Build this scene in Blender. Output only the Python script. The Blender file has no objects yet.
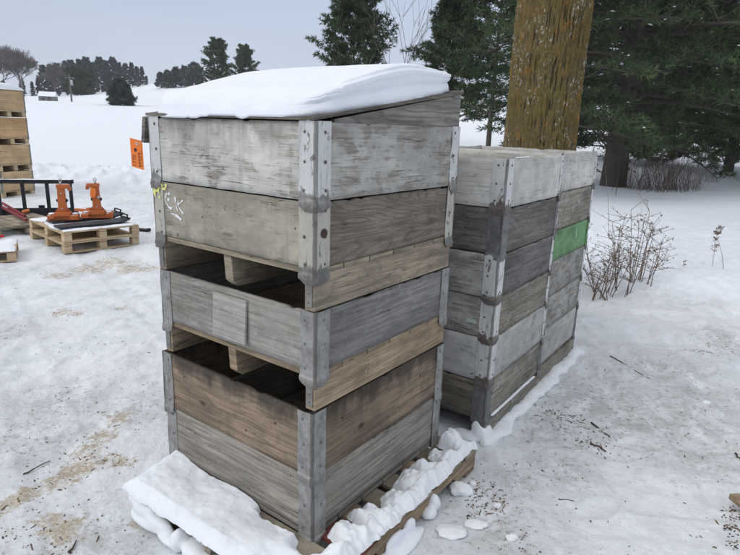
import bpy, math, random
import numpy as np
from mathutils import Vector, Matrix, Euler
R = math.radians
random.seed(7)

# ------------------------------------------------------------------ camera, sky, sun, exposure
scene = bpy.context.scene
col = scene.collection
CAM_H, PIT, ROL, FPX = 1.7485, 0.25816, 0.03444, 573.09
cam_d = bpy.data.cameras.new('camera')
cam = bpy.data.objects.new('camera', cam_d); col.objects.link(cam)
cam_d.sensor_width = 36; cam_d.lens = FPX / 740 * 36
cam_d.clip_start = 0.05; cam_d.clip_end = 3000
cam.matrix_world = Matrix.Translation((0, 0, CAM_H)) @ Matrix.Rotation(math.pi / 2 - PIT, 4, 'X') @ Matrix.Rotation(ROL, 4, 'Z')
scene.camera = cam

SUN_EL, SUN_AZ = 42, 236           # compass azimuth of the sun (0 = +Y, clockwise)
world = bpy.data.worlds.new('World'); scene.world = world; world.use_nodes = True
wn = world.node_tree; wn.nodes.clear()
def wnode(t, **k):
    n = wn.nodes.new(t)
    for a, b in k.items(): setattr(n, a, b)
    return n
wo = wnode('ShaderNodeOutputWorld'); bg = wnode('ShaderNodeBackground'); bg.inputs['Strength'].default_value = 0.1
sky = wnode('ShaderNodeTexSky', sky_type='NISHITA', sun_disc=False, sun_elevation=R(SUN_EL), sun_rotation=R(SUN_AZ), dust_density=3.0)
tc = wnode('ShaderNodeTexCoord'); sx = wnode('ShaderNodeSeparateXYZ')
ramp = wnode('ShaderNodeValToRGB')          # overcast: dim near the horizon, bright overhead
e = ramp.color_ramp.elements
e[0].position = 0.0; e[0].color = (0.62, 0.665, 0.745, 1)
e[1].position = 1.0; e[1].color = (1.0, 1.01, 1.03, 1)
for pos_, c_ in ((0.05, (0.62, 0.69, 0.81, 1)), (0.22, (0.48, 0.58, 0.76, 1)), (0.42, (0.59, 0.665, 0.81, 1)), (0.65, (0.86, 0.885, 0.93, 1))):
    q_ = e.new(pos_); q_.color = c_
nz = wnode('ShaderNodeTexNoise'); nz.inputs['Scale'].default_value = 2.2; nz.inputs['Detail'].default_value = 4
mp = wnode('ShaderNodeMapping'); mp.inputs['Scale'].default_value = (1, 1, 4)
nr = wnode('ShaderNodeMapRange'); nr.inputs['From Min'].default_value = .3; nr.inputs['From Max'].default_value = .7; nr.inputs['To Min'].default_value = 9.4; nr.inputs['To Max'].default_value = 10.6
mul = wnode('ShaderNodeVectorMath', operation='SCALE')
mix = wnode('ShaderNodeMix', data_type='RGBA'); mix.inputs['Factor'].default_value = 0.93
L_ = wn.links.new
L_(tc.outputs['Generated'], sx.inputs[0]); L_(sx.outputs['Z'], ramp.inputs[0])
L_(tc.outputs['Generated'], mp.inputs[0]); L_(mp.outputs[0], nz.inputs['Vector']); L_(nz.outputs[0], nr.inputs[0])
L_(ramp.outputs[0], mul.inputs[0]); L_(nr.outputs[0], mul.inputs['Scale'])
L_(sky.outputs[0], mix.inputs['A']); L_(mul.outputs[0], mix.inputs['B'])
L_(mix.outputs['Result'], bg.inputs[0]); L_(bg.outputs[0], wo.inputs[0])

sun_d = bpy.data.lights.new('sun', 'SUN'); sun_d.energy = 1.05; sun_d.angle = R(30); sun_d.color = (1.0, 0.97, 0.93)
sun = bpy.data.objects.new('sun', sun_d); col.objects.link(sun)
sun.rotation_euler = Euler((R(90 - SUN_EL), 0, -R(SUN_AZ) + math.pi), 'XYZ')

scene.view_settings.view_transform = 'Standard'; scene.view_settings.look = 'None'
scene.view_settings.exposure = 0.19; scene.view_settings.gamma = 1.0; scene.view_settings.use_curve_mapping = False
scene.cycles.max_bounces = 6; scene.cycles.diffuse_bounces = 4; scene.cycles.transparent_max_bounces = 8

# ------------------------------------------------------------------ numeric helpers
def _hash(ix, iy, iz, s):
    h = (ix * 374761393 + iy * 668265263 + iz * 2147483647 + s * 974634777) & 0xFFFFFFFF
    h = ((h ^ (h >> 13)) * 1274126177) & 0xFFFFFFFF
    h = ((h ^ (h >> 16)) * 2246822519) & 0xFFFFFFFF
    return ((h ^ (h >> 15)) & 0xFFFFFF) / float(0xFFFFFF)
def vnoise(P, s=0):
    P = np.asarray(P, float); i = np.floor(P).astype(np.int64); f = P - i; f = f * f * f * (f * (f * 6 - 15) + 10)
    out = 0
    for dx in (0, 1):
        for dy in (0, 1):
            for dz in (0, 1):
                w = (f[:, 0] if dx else 1 - f[:, 0]) * (f[:, 1] if dy else 1 - f[:, 1]) * (f[:, 2] if dz else 1 - f[:, 2])
                out = out + w * _hash(i[:, 0] + dx, i[:, 1] + dy, i[:, 2] + dz, s)
    return out * 2 - 1
def fbm(P, s=0, o=4):
    a = 1; t = 0; n = 0; P = np.array(P, float)
    for k in range(o):
        t = t + a * vnoise(P, s + k * 17); n += a; a *= .5; P = P * 2.03 + 3.1
    return t / n
def P2(x, y, sc, z=0.0):
    x = np.asarray(x, float).ravel(); y = np.asarray(y, float).ravel()
    return np.stack([x * sc, y * sc, np.full_like(x, z)], 1)
def sstep(a, b, x):
    t = np.clip((x - a) / (b - a), 0, 1); return t * t * (3 - 2 * t)

def ray(px, py):
    dx, dy = px - 370, py - 277.5; c, s = math.cos(ROL), math.sin(ROL)
    a = dx * c + dy * s; b = -dx * s + dy * c; cp, sp = math.cos(PIT), math.sin(PIT)
    return np.array([a / FPX, cp - b / FPX * sp, -sp - b / FPX * cp])
def bp(px, py, z=0.0):               # where the sight line meets the horizontal plane z
    r = ray(px, py); return r * ((z - CAM_H) / r[2]) + np.array([0, 0, CAM_H])
def at(px, py, Y):
    r = ray(px, py); return r * (Y / r[1]) + np.array([0, 0, CAM_H])

# ------------------------------------------------------------------ object helpers
def tag(o, label=None, cat=None, group=None, kind=None):
    if label: o['label'] = label
    if cat: o['category'] = cat
    if group: o['group'] = group
    if kind: o['kind'] = kind
    return o
def thing(name, label, cat, loc=(0, 0, 0), rz=0.0, group=None):
    o = bpy.data.objects.new(name, None); col.objects.link(o); o.location = loc; o.rotation_euler = (0, 0, rz)
    o.empty_display_size = .1
    return tag(o, label, cat, group)
def link(name, me, mat=None, parent=None, loc=None, rot=None):
    o = bpy.data.objects.new(name, me); col.objects.link(o)
    if mat is not None and not me.materials: me.materials.append(mat)
    if parent is not None: o.parent = parent
    if loc is not None: o.location = loc
    if rot is not None: o.rotation_euler = rot
    return o
def npmesh(name, V, F, smooth=False):
    me = bpy.data.meshes.new(name); V = np.asarray(V, np.float32); F = np.asarray(F, np.int32); k = F.shape[1]
    me.vertices.add(len(V)); me.vertices.foreach_set('co', V.ravel())
    me.loops.add(F.size); me.loops.foreach_set('vertex_index', F.ravel())
    me.polygons.add(len(F)); me.polygons.foreach_set('loop_start', np.arange(0, F.size, k, dtype=np.int32))
    if smooth: me.polygons.foreach_set('use_smooth', np.ones(len(F), bool))
    me.update(calc_edges=True); me.validate(); return me
def copy_tree(o, parent=None):
    c = o.copy(); col.objects.link(c); c.parent = parent
    for ch in list(o.children): copy_tree(ch, c)
    return c

class MB:
    def __init__(s): s.v = []; s.f = []; s.sm = []
    def add(s, v, f, smooth=False, M=None):
        o = len(s.v)
        for p in v:
            p = Vector(p); s.v.append(tuple(M @ p if M is not None else p))
        for q in f: s.f.append([i + o for i in q]); s.sm.append(smooth)
        return s
    def box(s, c, d, M=None, taper=0):
        x, y, z = c; a, b, h = d[0] / 2, d[1] / 2, d[2] / 2
        v = [(x + i * a * (1 - taper * (k > 0)), y + j * b * (1 - taper * (k > 0)), z + k * h) for k in (-1, 1) for i, j in ((-1, -1), (1, -1), (1, 1), (-1, 1))]
        return s.add(v, [[3, 2, 1, 0], [4, 5, 6, 7], [0, 1, 5, 4], [1, 2, 6, 5], [2, 3, 7, 6], [3, 0, 4, 7]], M=M)
    def prism(s, poly, a0, a1, axis='y', M=None):
        n = len(poly)
        def P(p, a): return (p[0], a, p[1]) if axis == 'y' else ((a, p[0], p[1]) if axis == 'x' else (p[0], p[1], a))
        v = [P(p, a0) for p in poly] + [P(p, a1) for p in poly]
        f = [[i, (i + 1) % n, n + (i + 1) % n, n + i] for i in range(n)] + [list(range(n))[::-1], list(range(n, 2 * n))]
        return s.add(v, f, M=M)
    def tube(s, pts, rad, n=8, M=None, cap=True):
        pts = [Vector(p) for p in pts]; v = []; f = []
        if not hasattr(rad, '__len__'): rad = [rad] * len(pts)
        u = None
        for i, p in enumerate(pts):
            d = (pts[min(i + 1, len(pts) - 1)] - pts[max(i - 1, 0)]).normalized()
            if u is None: u = d.orthogonal().normalized()
            else: u = (u - d * u.dot(d)).normalized()
            w = d.cross(u)
            for k in range(n):
                a = 2 * math.pi * k / n; v.append(p + (u * math.cos(a) + w * math.sin(a)) * rad[i])
        for i in range(len(pts) - 1):
            for k in range(n): f.append([i * n + k, i * n + (k + 1) % n, (i + 1) * n + (k + 1) % n, (i + 1) * n + k])
        if cap: f += [list(range(n))[::-1], list(range((len(pts) - 1) * n, len(pts) * n))]
        return s.add(v, f, smooth=n > 4, M=M)
    def dome(s, c, rx, rz, axis=(0, 0, 1), n=8, M=None):
        ax = Vector(axis).normalized(); u = ax.orthogonal().normalized(); w = ax.cross(u); c = Vector(c); v = []; f = []
        for j, (rr, hh) in enumerate(((1, 0), (.86, .55), (.45, .9))):
            for k in range(n):
                a = 2 * math.pi * k / n; v.append(c + (u * math.cos(a) + w * math.sin(a)) * rx * rr + ax * rz * hh)
        v.append(c + ax * rz)
        for j in range(2):
            for k in range(n): f.append([j * n + k, j * n + (k + 1) % n, (j + 1) * n + (k + 1) % n, (j + 1) * n + k])
        for k in range(n): f.append([2 * n + k, 2 * n + (k + 1) % n, 3 * n])
        return s.add(v, f, smooth=True, M=M)
    def mesh(s, name):
        me = bpy.data.meshes.new(name); me.from_pydata(s.v, [], s.f); me.polygons.foreach_set('use_smooth', s.sm); me.update(); return me
    def build(s, name, mat, parent=None, loc=None, rot=None, bevel=0):
        o = link(name, s.mesh(name), mat, parent, loc, rot)
        if bevel:
            b = o.modifiers.new('bevel', 'BEVEL'); b.width = bevel; b.segments = 2; b.limit_method = 'ANGLE'
        return o

def blobs(lst, seed=0, voxel=.01, amp=.25, name='blob', freq=2.2):
    """lumps (centre, radii) fused by a voxel remesh into one soft mass"""
    V = []; F = []; rng = np.random.RandomState(seed); nu, nv = 20, 12
    for (c, r) in lst:
        th = np.linspace(0, 2 * np.pi, nu, endpoint=False); ph = np.linspace(0, np.pi, nv)
        P = np.array([[np.cos(t) * np.sin(p), np.sin(t) * np.sin(p), np.cos(p)] for p in ph[1:-1] for t in th] + [[0, 0, 1], [0, 0, -1]])
        P = P * (1 + amp * fbm(P * freq + rng.rand(3) * 50, seed, 3))[:, None] * np.array(r) + np.array(c)
        o = len(V); V += P.tolist(); m = nv - 2
        for j in range(m - 1):
            for k in range(nu): F.append([o + j * nu + k, o + (j + 1) * nu + k, o + (j + 1) * nu + (k + 1) % nu, o + j * nu + (k + 1) % nu])
        for k in range(nu):
            F.append([o + m * nu, o + k, o + (k + 1) % nu]); F.append([o + m * nu + 1, o + (m - 1) * nu + (k + 1) % nu, o + (m - 1) * nu + k])
    me = bpy.data.meshes.new(name); me.from_pydata(V, [], F); me.polygons.foreach_set('use_smooth', [True] * len(F)); me.update()
    return me
def remesh(o, voxel):
    m = o.modifiers.new('remesh', 'REMESH'); m.mode = 'VOXEL'; m.voxel_size = voxel; m.use_smooth_shade = True
    s = o.modifiers.new('smooth', 'SMOOTH'); s.factor = .5; s.iterations = 3
    return o

# ------------------------------------------------------------------ materials
class NT:
    def __init__(s, name):
        s.m = bpy.data.materials.new(name); s.m.use_nodes = True; s.t = s.m.node_tree; s.t.nodes.clear()
        s.out = s.n('ShaderNodeOutputMaterial'); s.b = s.n('ShaderNodeBsdfPrincipled'); s.l(s.b.outputs[0], s.out.inputs[0])
    def n(s, t, **k):
        q = s.t.nodes.new(t)
        for a, b in k.items(): setattr(q, a, b)
        return q
    def l(s, a, b): s.t.links.new(a, b)
    def set(s, sock, v):
        if hasattr(v, 'links') or isinstance(v, bpy.types.NodeSocket): s.l(v, sock)
        else: sock.default_value = v
    def math(s, op, a, b=0.0, c=None, clamp=False):
        q = s.n('ShaderNodeMath', operation=op, use_clamp=clamp); s.set(q.inputs[0], a); s.set(q.inputs[1], b)
        if c is not None: s.set(q.inputs[2], c)
        return q.outputs[0]
    def mix(s, f, a, b, blend='MIX'):
        q = s.n('ShaderNodeMix', data_type='RGBA', blend_type=blend)
        for k, v in (('Factor', f), ('A', a), ('B', b)):
            if isinstance(v, tuple) and len(v) == 3: v = v + (1,)
            s.set(q.inputs[k], v)
        return q.outputs['Result']
    def step(s, x, a, b, lo=0.0, hi=1.0):
        q = s.n('ShaderNodeMapRange', interpolation_type='SMOOTHSTEP'); s.set(q.inputs['Value'], x)
        q.inputs['From Min'].default_value = a; q.inputs['From Max'].default_value = b
        q.inputs['To Min'].default_value = lo; q.inputs['To Max'].default_value = hi
        return q.outputs[0]
    def coord(s, kind='Object', rnd=True, seed=0.0):
        c = s.n('ShaderNodeTexCoord').outputs[kind]
        a = s.n('ShaderNodeVectorMath', operation='ADD'); s.l(c, a.inputs[0])
        if rnd:
            oi = s.n('ShaderNodeObjectInfo'); sc = s.n('ShaderNodeVectorMath', operation='SCALE'); cb = s.n('ShaderNodeCombineXYZ')
            s.l(oi.outputs['Random'], cb.inputs[0]); s.l(oi.outputs['Random'], cb.inputs[2]); cb.inputs[1].default_value = seed
            s.l(cb.outputs[0], sc.inputs[0]); sc.inputs['Scale'].default_value = 23.0; s.l(sc.outputs[0], a.inputs[1])
        else: a.inputs[1].default_value = (seed, seed * 1.7, seed * .3)
        return a.outputs[0]
    def noise(s, v, scale=(1, 1, 1), detail=4, rough=.55, dist=0.0, sc=1.0):
        m = s.n('ShaderNodeMapping'); s.l(v, m.inputs[0]); m.inputs['Scale'].default_value = scale if hasattr(scale, '__len__') else (scale,) * 3
        q = s.n('ShaderNodeTexNoise'); s.l(m.outputs[0], q.inputs['Vector'])
        q.inputs['Scale'].default_value = sc; q.inputs['Detail'].default_value = detail; q.inputs['Roughness'].default_value = rough; q.inputs['Distortion'].default_value = dist
        return q.outputs[0]
    def vor(s, v, scale, feature='F1'):
        q = s.n('ShaderNodeTexVoronoi', feature=feature); s.l(v, q.inputs['Vector']); q.inputs['Scale'].default_value = scale; return q
    def bump(s, h, strength=.4, dist=.002, prev=None):
        q = s.n('ShaderNodeBump'); s.l(h, q.inputs['Height']); q.inputs['Strength'].default_value = strength; q.inputs['Distance'].default_value = dist
        if prev is not None: s.l(prev, q.inputs['Normal'])
        return q.outputs[0]
    def done(s, colr, rough=.8, normal=None, metal=0.0, spec=.3):
        if isinstance(colr, tuple): colr = colr + (1,) if len(colr) == 3 else colr
        s.set(s.b.inputs['Base Color'], colr); s.set(s.b.inputs['Roughness'], rough); s.set(s.b.inputs['Metallic'], metal)
        s.b.inputs['Specular IOR Level'].default_value = spec
        if normal is not None: s.l(normal, s.b.inputs['Normal'])
        return s.m

def wood(name, dark, light, paint=None, amt=0.0, ring=.5, stain=.35, topstain=0.0, fib=1.0, seed=0.0, drip=0.0, speck=.6, crack=1.0, pscale=7, topcol=None, knots=(), gain=1.26):
    g_ = gain; wm = (1.07 * g_, 1.01 * g_, .92 * g_); dark, light = (tuple(a * b for a, b in zip(q, wm)) for q in (dark, light)); paint = tuple(a * b for a, b in zip(paint, (1.02, 1.0, .96))) if paint else None
    t = NT(name); co = t.coord(seed=seed)
    blot = t.noise(co, (3.5, 3.5, 5), 5, .6)
    blot2 = t.noise(co, (9, 9, 14), 4, .6, .4)
    fibre = t.noise(co, (7, 7, 210), 5, .7)
    fib2 = t.noise(co, (2.5, 2.5, 60), 4, .6, .3)
    rn = t.noise(co, (.7, .7, 3.6), 3, .42, .35)
    rs = t.math('SINE', t.math('MULTIPLY', rn, 230.0))
    ringm = t.step(rs, .35, 1.0)
    c = t.mix(t.step(blot, .3, .7), dark, light)
    c = t.mix(t.math('MULTIPLY', t.step(fibre, .35, .75), .55 * fib), c, tuple(x * 1.35 for x in light))
    c = t.mix(t.math('MULTIPLY', t.step(fib2, .58, .42), .45 * fib), c, tuple(x * .55 for x in dark))
    c = t.mix(t.math('MULTIPLY', ringm, ring * .42), c, tuple(x * .5 for x in dark))
    if paint is not None and amt > 0:
        pm = t.math('ADD', t.math('ADD', t.math('MULTIPLY', t.noise(co, (pscale, pscale, pscale * 1.5), 7, .68, .3), .62), t.math('MULTIPLY', fibre, .28)), t.math('MULTIPLY', fib2, .18))
        th = .74 - amt * .42
        mask = t.step(pm, th - .035, th + .035)
        pv = t.mix(t.step(blot2, .3, .7), tuple(x * .72 for x in paint), paint); pv = t.mix(t.math('MULTIPLY', t.step(fibre, .5, .3), .35), pv, tuple(x * .6 for x in paint))
        c = t.mix(t.math('MULTIPLY', mask, .88), c, pv)
    # grey weather stains, water runs and dirt
    st = t.step(t.noise(co, (2.2, 2.2, 3.3), 6, .65, .6), .52, .72)
    c = t.mix(t.math('MULTIPLY', st, stain), c, tuple(x * .5 for x in dark), 'MIX')
    if drip > 0:
        dr = t.step(t.noise(co, (26, 26, 1.6), 4, .6, .2), .5, .72)
        c = t.mix(t.math('MULTIPLY', dr, drip), c, tuple(x * .6 for x in dark))
    if topstain > 0:
        g = t.n('ShaderNodeSeparateXYZ'); t.l(t.n('ShaderNodeTexCoord').outputs['Generated'], g.inputs[0])
        hz = t.math('ADD', g.outputs['Z'], t.math('MULTIPLY', t.math('SUBTRACT', t.noise(co, (8, 8, 2), 5, .65), .5), 1.1))
        c = t.mix(t.math('MULTIPLY', t.step(hz, .62, .98), topstain), c, topcol or tuple(x * .55 for x in dark))
    raw = t.n('ShaderNodeTexCoord').outputs['Object']
    for kx, kz, kr in knots:
        d = t.n('ShaderNodeVectorMath', operation='SUBTRACT'); t.l(raw, d.inputs[0]); d.inputs[1].default_value = (kx, 0, kz)
        e_ = t.n('ShaderNodeVectorMath', operation='MULTIPLY'); t.l(d.outputs[0], e_.inputs[0]); e_.inputs[1].default_value = (.75, 0, 1.25)
        ln = t.n('ShaderNodeVectorMath', operation='LENGTH'); t.l(e_.outputs[0], ln.inputs[0]); dd = t.math('ADD', ln.outputs['Value'], t.math('MULTIPLY', t.math('SUBTRACT', blot2, .5), kr * .9))
        rgk = t.step(t.math('SINE', t.math('MULTIPLY', dd, 420.0)), .0, 1.0)
        c = t.mix(t.math('MULTIPLY', t.math('MULTIPLY', t.step(dd, kr * 2.4, kr), .5), rgk), c, tuple(x * .5 for x in dark))
        c = t.mix(t.math('MULTIPLY', t.step(dd, kr * 1.0, kr * .6), .85), c, (.055, .028, .016))
    dash = t.step(t.noise(co, (16, 16, 240), 3, .6), .62, .70)
    c = t.mix(t.math('MULTIPLY', dash, .45), c, tuple(x * .4 for x in dark))
    grit = t.noise(co, (330, 330, 330), 2, .6); c = t.mix(t.step(grit, .35, .65, .0, .16), c, tuple(x * .5 for x in dark))
    big = t.step(t.noise(co, (1.3, 1.3, 2.6), 3, .5), .35, .65, .82, 1.12); bs = t.n('ShaderNodeVectorMath', operation='SCALE'); t.l(c, bs.inputs[0]); t.l(big, bs.inputs['Scale']); c = bs.outputs[0]
    ck = t.noise(co, (1.8, 1.8, 46), 3, .5, .25)
    ckm = t.math('MULTIPLY', t.step(t.math('ABSOLUTE', t.math('SUBTRACT', ck, .5)), .011, .0), t.step(t.noise(co, (2.5, 2.5, 7), 2), .5, .62))
    c = t.mix(t.math('MULTIPLY', ckm, .85 * crack), c, (.02, .018, .016))
    vo = t.vor(co, 17.0)
    spm = t.math('MULTIPLY', t.step(vo.outputs['Distance'], .13, .05), t.step(t.n('ShaderNodeSeparateColor').outputs[0], 2, 3))
    sc_ = t.n('ShaderNodeSeparateColor'); t.l(vo.outputs['Color'], sc_.inputs[0])
    spm = t.math('MULTIPLY', t.step(vo.outputs['Distance'], .12, .05), t.step(sc_.outputs[0], .86, .9))
    c = t.mix(t.math('MULTIPLY', spm, speck), c, (.035, .028, .022))
    # fine pale scratches
    scn = t.noise(co, (60, 60, 9), 2, .5, 1.2)
    scm = t.math('MULTIPLY', t.step(t.math('ABSOLUTE', t.math('SUBTRACT', scn, .52)), .008, .0), t.step(blot2, .5, .6))
    c = t.mix(t.math('MULTIPLY', scm, .5), c, tuple(min(.75, x * 2.0) for x in light))
    h = t.math('SUBTRACT', t.math('ADD', t.math('MULTIPLY', fibre, .5), t.math('MULTIPLY', fib2, .6)), t.math('ADD', t.math('MULTIPLY', ckm, 1.6), t.math('MULTIPLY', ringm, .22 * ring)))
    h = t.math('SUBTRACT', h, spm)
    return t.done(c, .86, t.bump(h, .6, .0025), spec=.2)

def metal(name, base, paint=None, amt=0.0, rust=.3, seed=0.0, met=.35, foldline=False, footd=0.0, footc=(.12, .11, .10)):
    t = NT(name); co = t.coord(seed=seed)
    n1 = t.noise(co, 14, 6, .7); n2 = t.noise(co, (75, 75, 75), 4, .7); n3 = t.noise(co, (26, 26, 12), 8, .75, .5)
    c = t.mix(t.step(n1, .35, .65), tuple(x * .58 for x in base), base)
    c = t.mix(t.math('MULTIPLY', t.step(n2, .48, .7), .4), c, tuple(min(1, x * 1.4) for x in base))
    rough = .55
    if paint is not None:
        g = t.n('ShaderNodeSeparateXYZ'); t.l(t.n('ShaderNodeTexCoord').outputs['Generated'], g.inputs[0])
        pm = t.math('ADD', n3, t.step(g.outputs['Z'], .02, .3, -.3, .06))
        th = .72 - amt * .42
        c = t.mix(t.step(pm, th - .02, th + .02), c, t.mix(n1, tuple(x * .8 for x in paint), paint))
    rm = t.step(t.noise(co, (18, 18, 9), 7, .72, .6), .60, .70)
    c = t.mix(t.math('MULTIPLY', rm, rust), c, (.13, .06, .03))
    so = t.n('ShaderNodeSeparateXYZ'); t.l(t.n('ShaderNodeTexCoord').outputs['Object'], so.inputs[0])
    if foldline:
        fx = t.math('ADD', t.math('ABSOLUTE', so.outputs['X']), t.math('ABSOLUTE', so.outputs['Y']))
        fm = t.math('MULTIPLY', t.step(t.math('ADD', fx, t.math('MULTIPLY', t.math('SUBTRACT', n3, .5), .012)), .015, .008), .7)
        c = t.mix(fm, c, (.075, .068, .06))
    ft = t.step(t.math('ADD', so.outputs['Z'], t.math('MULTIPLY', t.math('SUBTRACT', n3, .5), .10)), .000, -.022)
    c = t.mix(t.math('MULTIPLY', ft, footd), c, footc)
    sq = t.noise(co, (90, 90, 14), 4, .7, 1.5); c = t.mix(t.math('MULTIPLY', t.step(t.math('ABSOLUTE', t.math('SUBTRACT', sq, .5)), .012, .0), .5), c, tuple(x * .35 for x in base))
    wt = t.step(t.noise(co, (40, 40, 4), 5, .65), .50, .72)
    c = t.mix(t.math('MULTIPLY', wt, .35), c, tuple(x * .5 for x in base))
    return t.done(c, rough, t.bump(n1, .35, .003), metal=met, spec=.4)

def plain(name, c, rough=.6, met=0.0, var=.2, sc=20, bump=.2, spec=.4):
    t = NT(name); co = t.coord()
    n = t.noise(co, sc, 5, .6)
    return t.done(t.mix(n, tuple(x * (1 - var) for x in c), tuple(min(1, x * (1 + var)) for x in c)), rough, t.bump(n, bump, .002), metal=met, spec=spec)

def snow_mat(name, c=(.83, .86, .905), dirt=.0, sc=1.0):
    t = NT(name); co = t.coord(seed=3)
    a = t.noise(co, 9 * sc, 5, .6); b = t.noise(co, 48 * sc, 6, .7); g = t.noise(co, 300 * sc, 3, .7)
    cc = t.mix(a, tuple(x * .96 for x in c), c)
    if dirt > 0: cc = t.mix(t.math('MULTIPLY', t.step(t.noise(co, 30, 5, .7), .56, .72), dirt), cc, (.30, .25, .19))
    h = t.math('ADD', t.math('MULTIPLY', a, .9), t.math('ADD', t.math('MULTIPLY', b, .55), t.math('MULTIPLY', g, .17)))
    m = t.done(cc, .75, t.bump(h, .5, .012), spec=.25)
    return m

SNOW = snow_mat('snow_fresh'); SNOWP = snow_mat('snow_pitted', (.84, .865, .895), .10, 1.6); SNOWC = snow_mat('snow_crust', (.80, .82, .85), .25)
GALV = metal('galvanised_steel', (.34, .335, .32), rust=.22, foldline=True, footd=.45)
GALV2 = metal('galvanised_steel_dull', (.20, .20, .20), rust=.25, seed=4, foldline=True, footd=.4)
MWHITE = metal('white_chipped_steel', (.30, .29, .275), (.66, .66, .65), .58, .45, 1, foldline=True, footd=.6)
MWHITE2 = metal('white_rusty_steel', (.20, .17, .15), (.70, .70, .69), .62, .6, 12, foldline=True, footd=.6, footc=(.11, .095, .085))
MCREAM = metal('cream_chipped_steel', (.22, .215, .20), (.50, .485, .42), .62, .45, 2, foldline=True, footd=.55)
RIVET = metal('rivet_steel', (.16, .14, .12), rust=.9, seed=5)
RIVETL = metal('rivet_bare_steel', (.20, .20, .20), rust=.3, seed=6)
GOLDWOOD = plain('new_pine_board', (.46, .36, .23), .8, var=.22, sc=8)

# ------------------------------------------------------------------ ground
YAW1 = .63429; N1 = np.array([-.196, 1.965]); CL, CW = .96, .997
YAW2 = .612; N2 = np.array([.687, 2.999])
def frame(yaw): return np.array([-math.cos(yaw), math.sin(yaw)]), np.array([math.sin(yaw), math.cos(yaw)])
DL1, DR1 = frame(YAW1); DL2, DR2 = frame(YAW2)
C1 = N1 + DL1 * CL / 2 + DR1 * CW / 2

AZ = np.array([-1.6, -.66, -.53, -.465, -.39, -.345, -.26, -.04, .12, .21, .30, .42, .55, 1.6])
EL = np.array([.024, .026, .030, .038, .052, .064, .068, .060, .048, .042, .032, .024, .014, .010])   # far crest
EN = np.array([.018, .020, .021, .021, .021, .023, .026, .032, .032, .028, .022, .014, .006, .006])   # edge of the near field
def terrain(x, y):
    x = np.asarray(x, float); y = np.asarray(y, float); r = np.hypot(x, y); az = np.where(y > .1, x / np.maximum(y, .1), np.sign(x) * 1.6)
    k = 1 / np.sqrt(1 + np.clip(az, -1.6, 1.6) ** 2)
    zn = CAM_H + 100 * k * np.interp(az, AZ, EN); zc = CAM_H + 200 * k * np.interp(az, AZ, EL)
    t = np.clip((r - 24) / 76, 0, 1); z = zn * t ** 1.2
    u = np.clip((r - 100) / 100, 0, 1); z = z + (zc - zn) * (u * .45 + .55 * u * u * (3 - 2 * u))
    return z - np.maximum(r - 200, 0) * .03
def bank(x, y):                      # ploughed up rough snow behind the yard, deeper snow on the right
    b = .34 * np.exp(-((y - 15.6 - .12 * (x + 6)) / 1.7) ** 2) * sstep(2.5, -1.0, x) 
    deep = .10 * sstep(-.3, .5, (y - (6.35 - .32 * (x - 2.3)))) * sstep(1.6, 2.4, x)
    deep2 = .12 * sstep(14, 17, y)
    return b, np.maximum(deep, deep2)
def ground_h(x, y, detail=True):
    x = np.asarray(x, float); y = np.asarray(y, float); sh = x.shape
    z = terrain(x, y).ravel(); b, d = bank(x, y); b = b.ravel(); d = d.ravel(); xr, yr = x.ravel(), y.ravel()
    n1 = fbm(P2(xr, yr, 1.1), 1, 4); n2 = fbm(P2(xr, yr, 5.5), 2, 4); n3 = fbm(P2(xr, yr, 22), 3, 3)
    r = np.hypot(xr, yr)
    near = 1 - sstep(9, 30, r)
    lump = np.maximum(sstep(.02, .34, b), sstep(.03, .1, d) * (1 - sstep(10, 13, yr)))
    z = z + b * (1 + .55 * n1 + .35 * n2) + d
    z += near * (.016 * n1 + .010 * n2 + .0055 * n3)
    z += lump * near * (.06 * n1 + .065 * np.abs(n2) + .016 * n3) + .10 * fbm(P2(xr, yr, .09), 9, 3) * sstep(20, 60, r)
    # trampled pocks on the right, wheel-worn ridges on the left
    rp = sstep(.5, 2.5, xr) * (1 - sstep(8, 12, r))
    pk = vnoise(P2(xr, yr, 3.6), 31); z -= rp * .035 * sstep(.1, .5, pk); z += rp * .012 * np.abs(n2)
    u = (xr * .8 + yr * .6); z += (1 - sstep(9, 14, yr)) * near * .008 * np.sin(u * 9 + 3 * n1) * sstep(0, -1.5, xr)
    z = prints(xr, yr, z)
    return z.reshape(sh)
_pr = np.random.RandomState(21)
PRINTS = [(_pr.uniform(1.7, 5.2), _pr.uniform(3.6, 8.2), _pr.uniform(0, 3.14), _pr.uniform(.7, 1.1)) for _ in range(80)] + [(_pr.uniform(.9, 3.6), _pr.uniform(2.4, 4.6), _pr.uniform(0, 3.14), _pr.uniform(.35, .6)) for _ in range(22)] + [(_pr.uniform(-4.8, -1.3), _pr.uniform(2.6, 7.0), _pr.uniform(.6, 1.6), _pr.uniform(.3, .6)) for _ in range(60)]
for _k in range(9): PRINTS.append((1.6 + .36 * _k + .06 * (-1) ** _k, 5.2 + .34 * _k - .12 * (-1) ** _k, .8, 1.2)); PRINTS.append((2.4 + .40 * _k, 9.6 - .33 * _k + .1 * (-1) ** _k, 2.45, 1.1))
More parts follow.
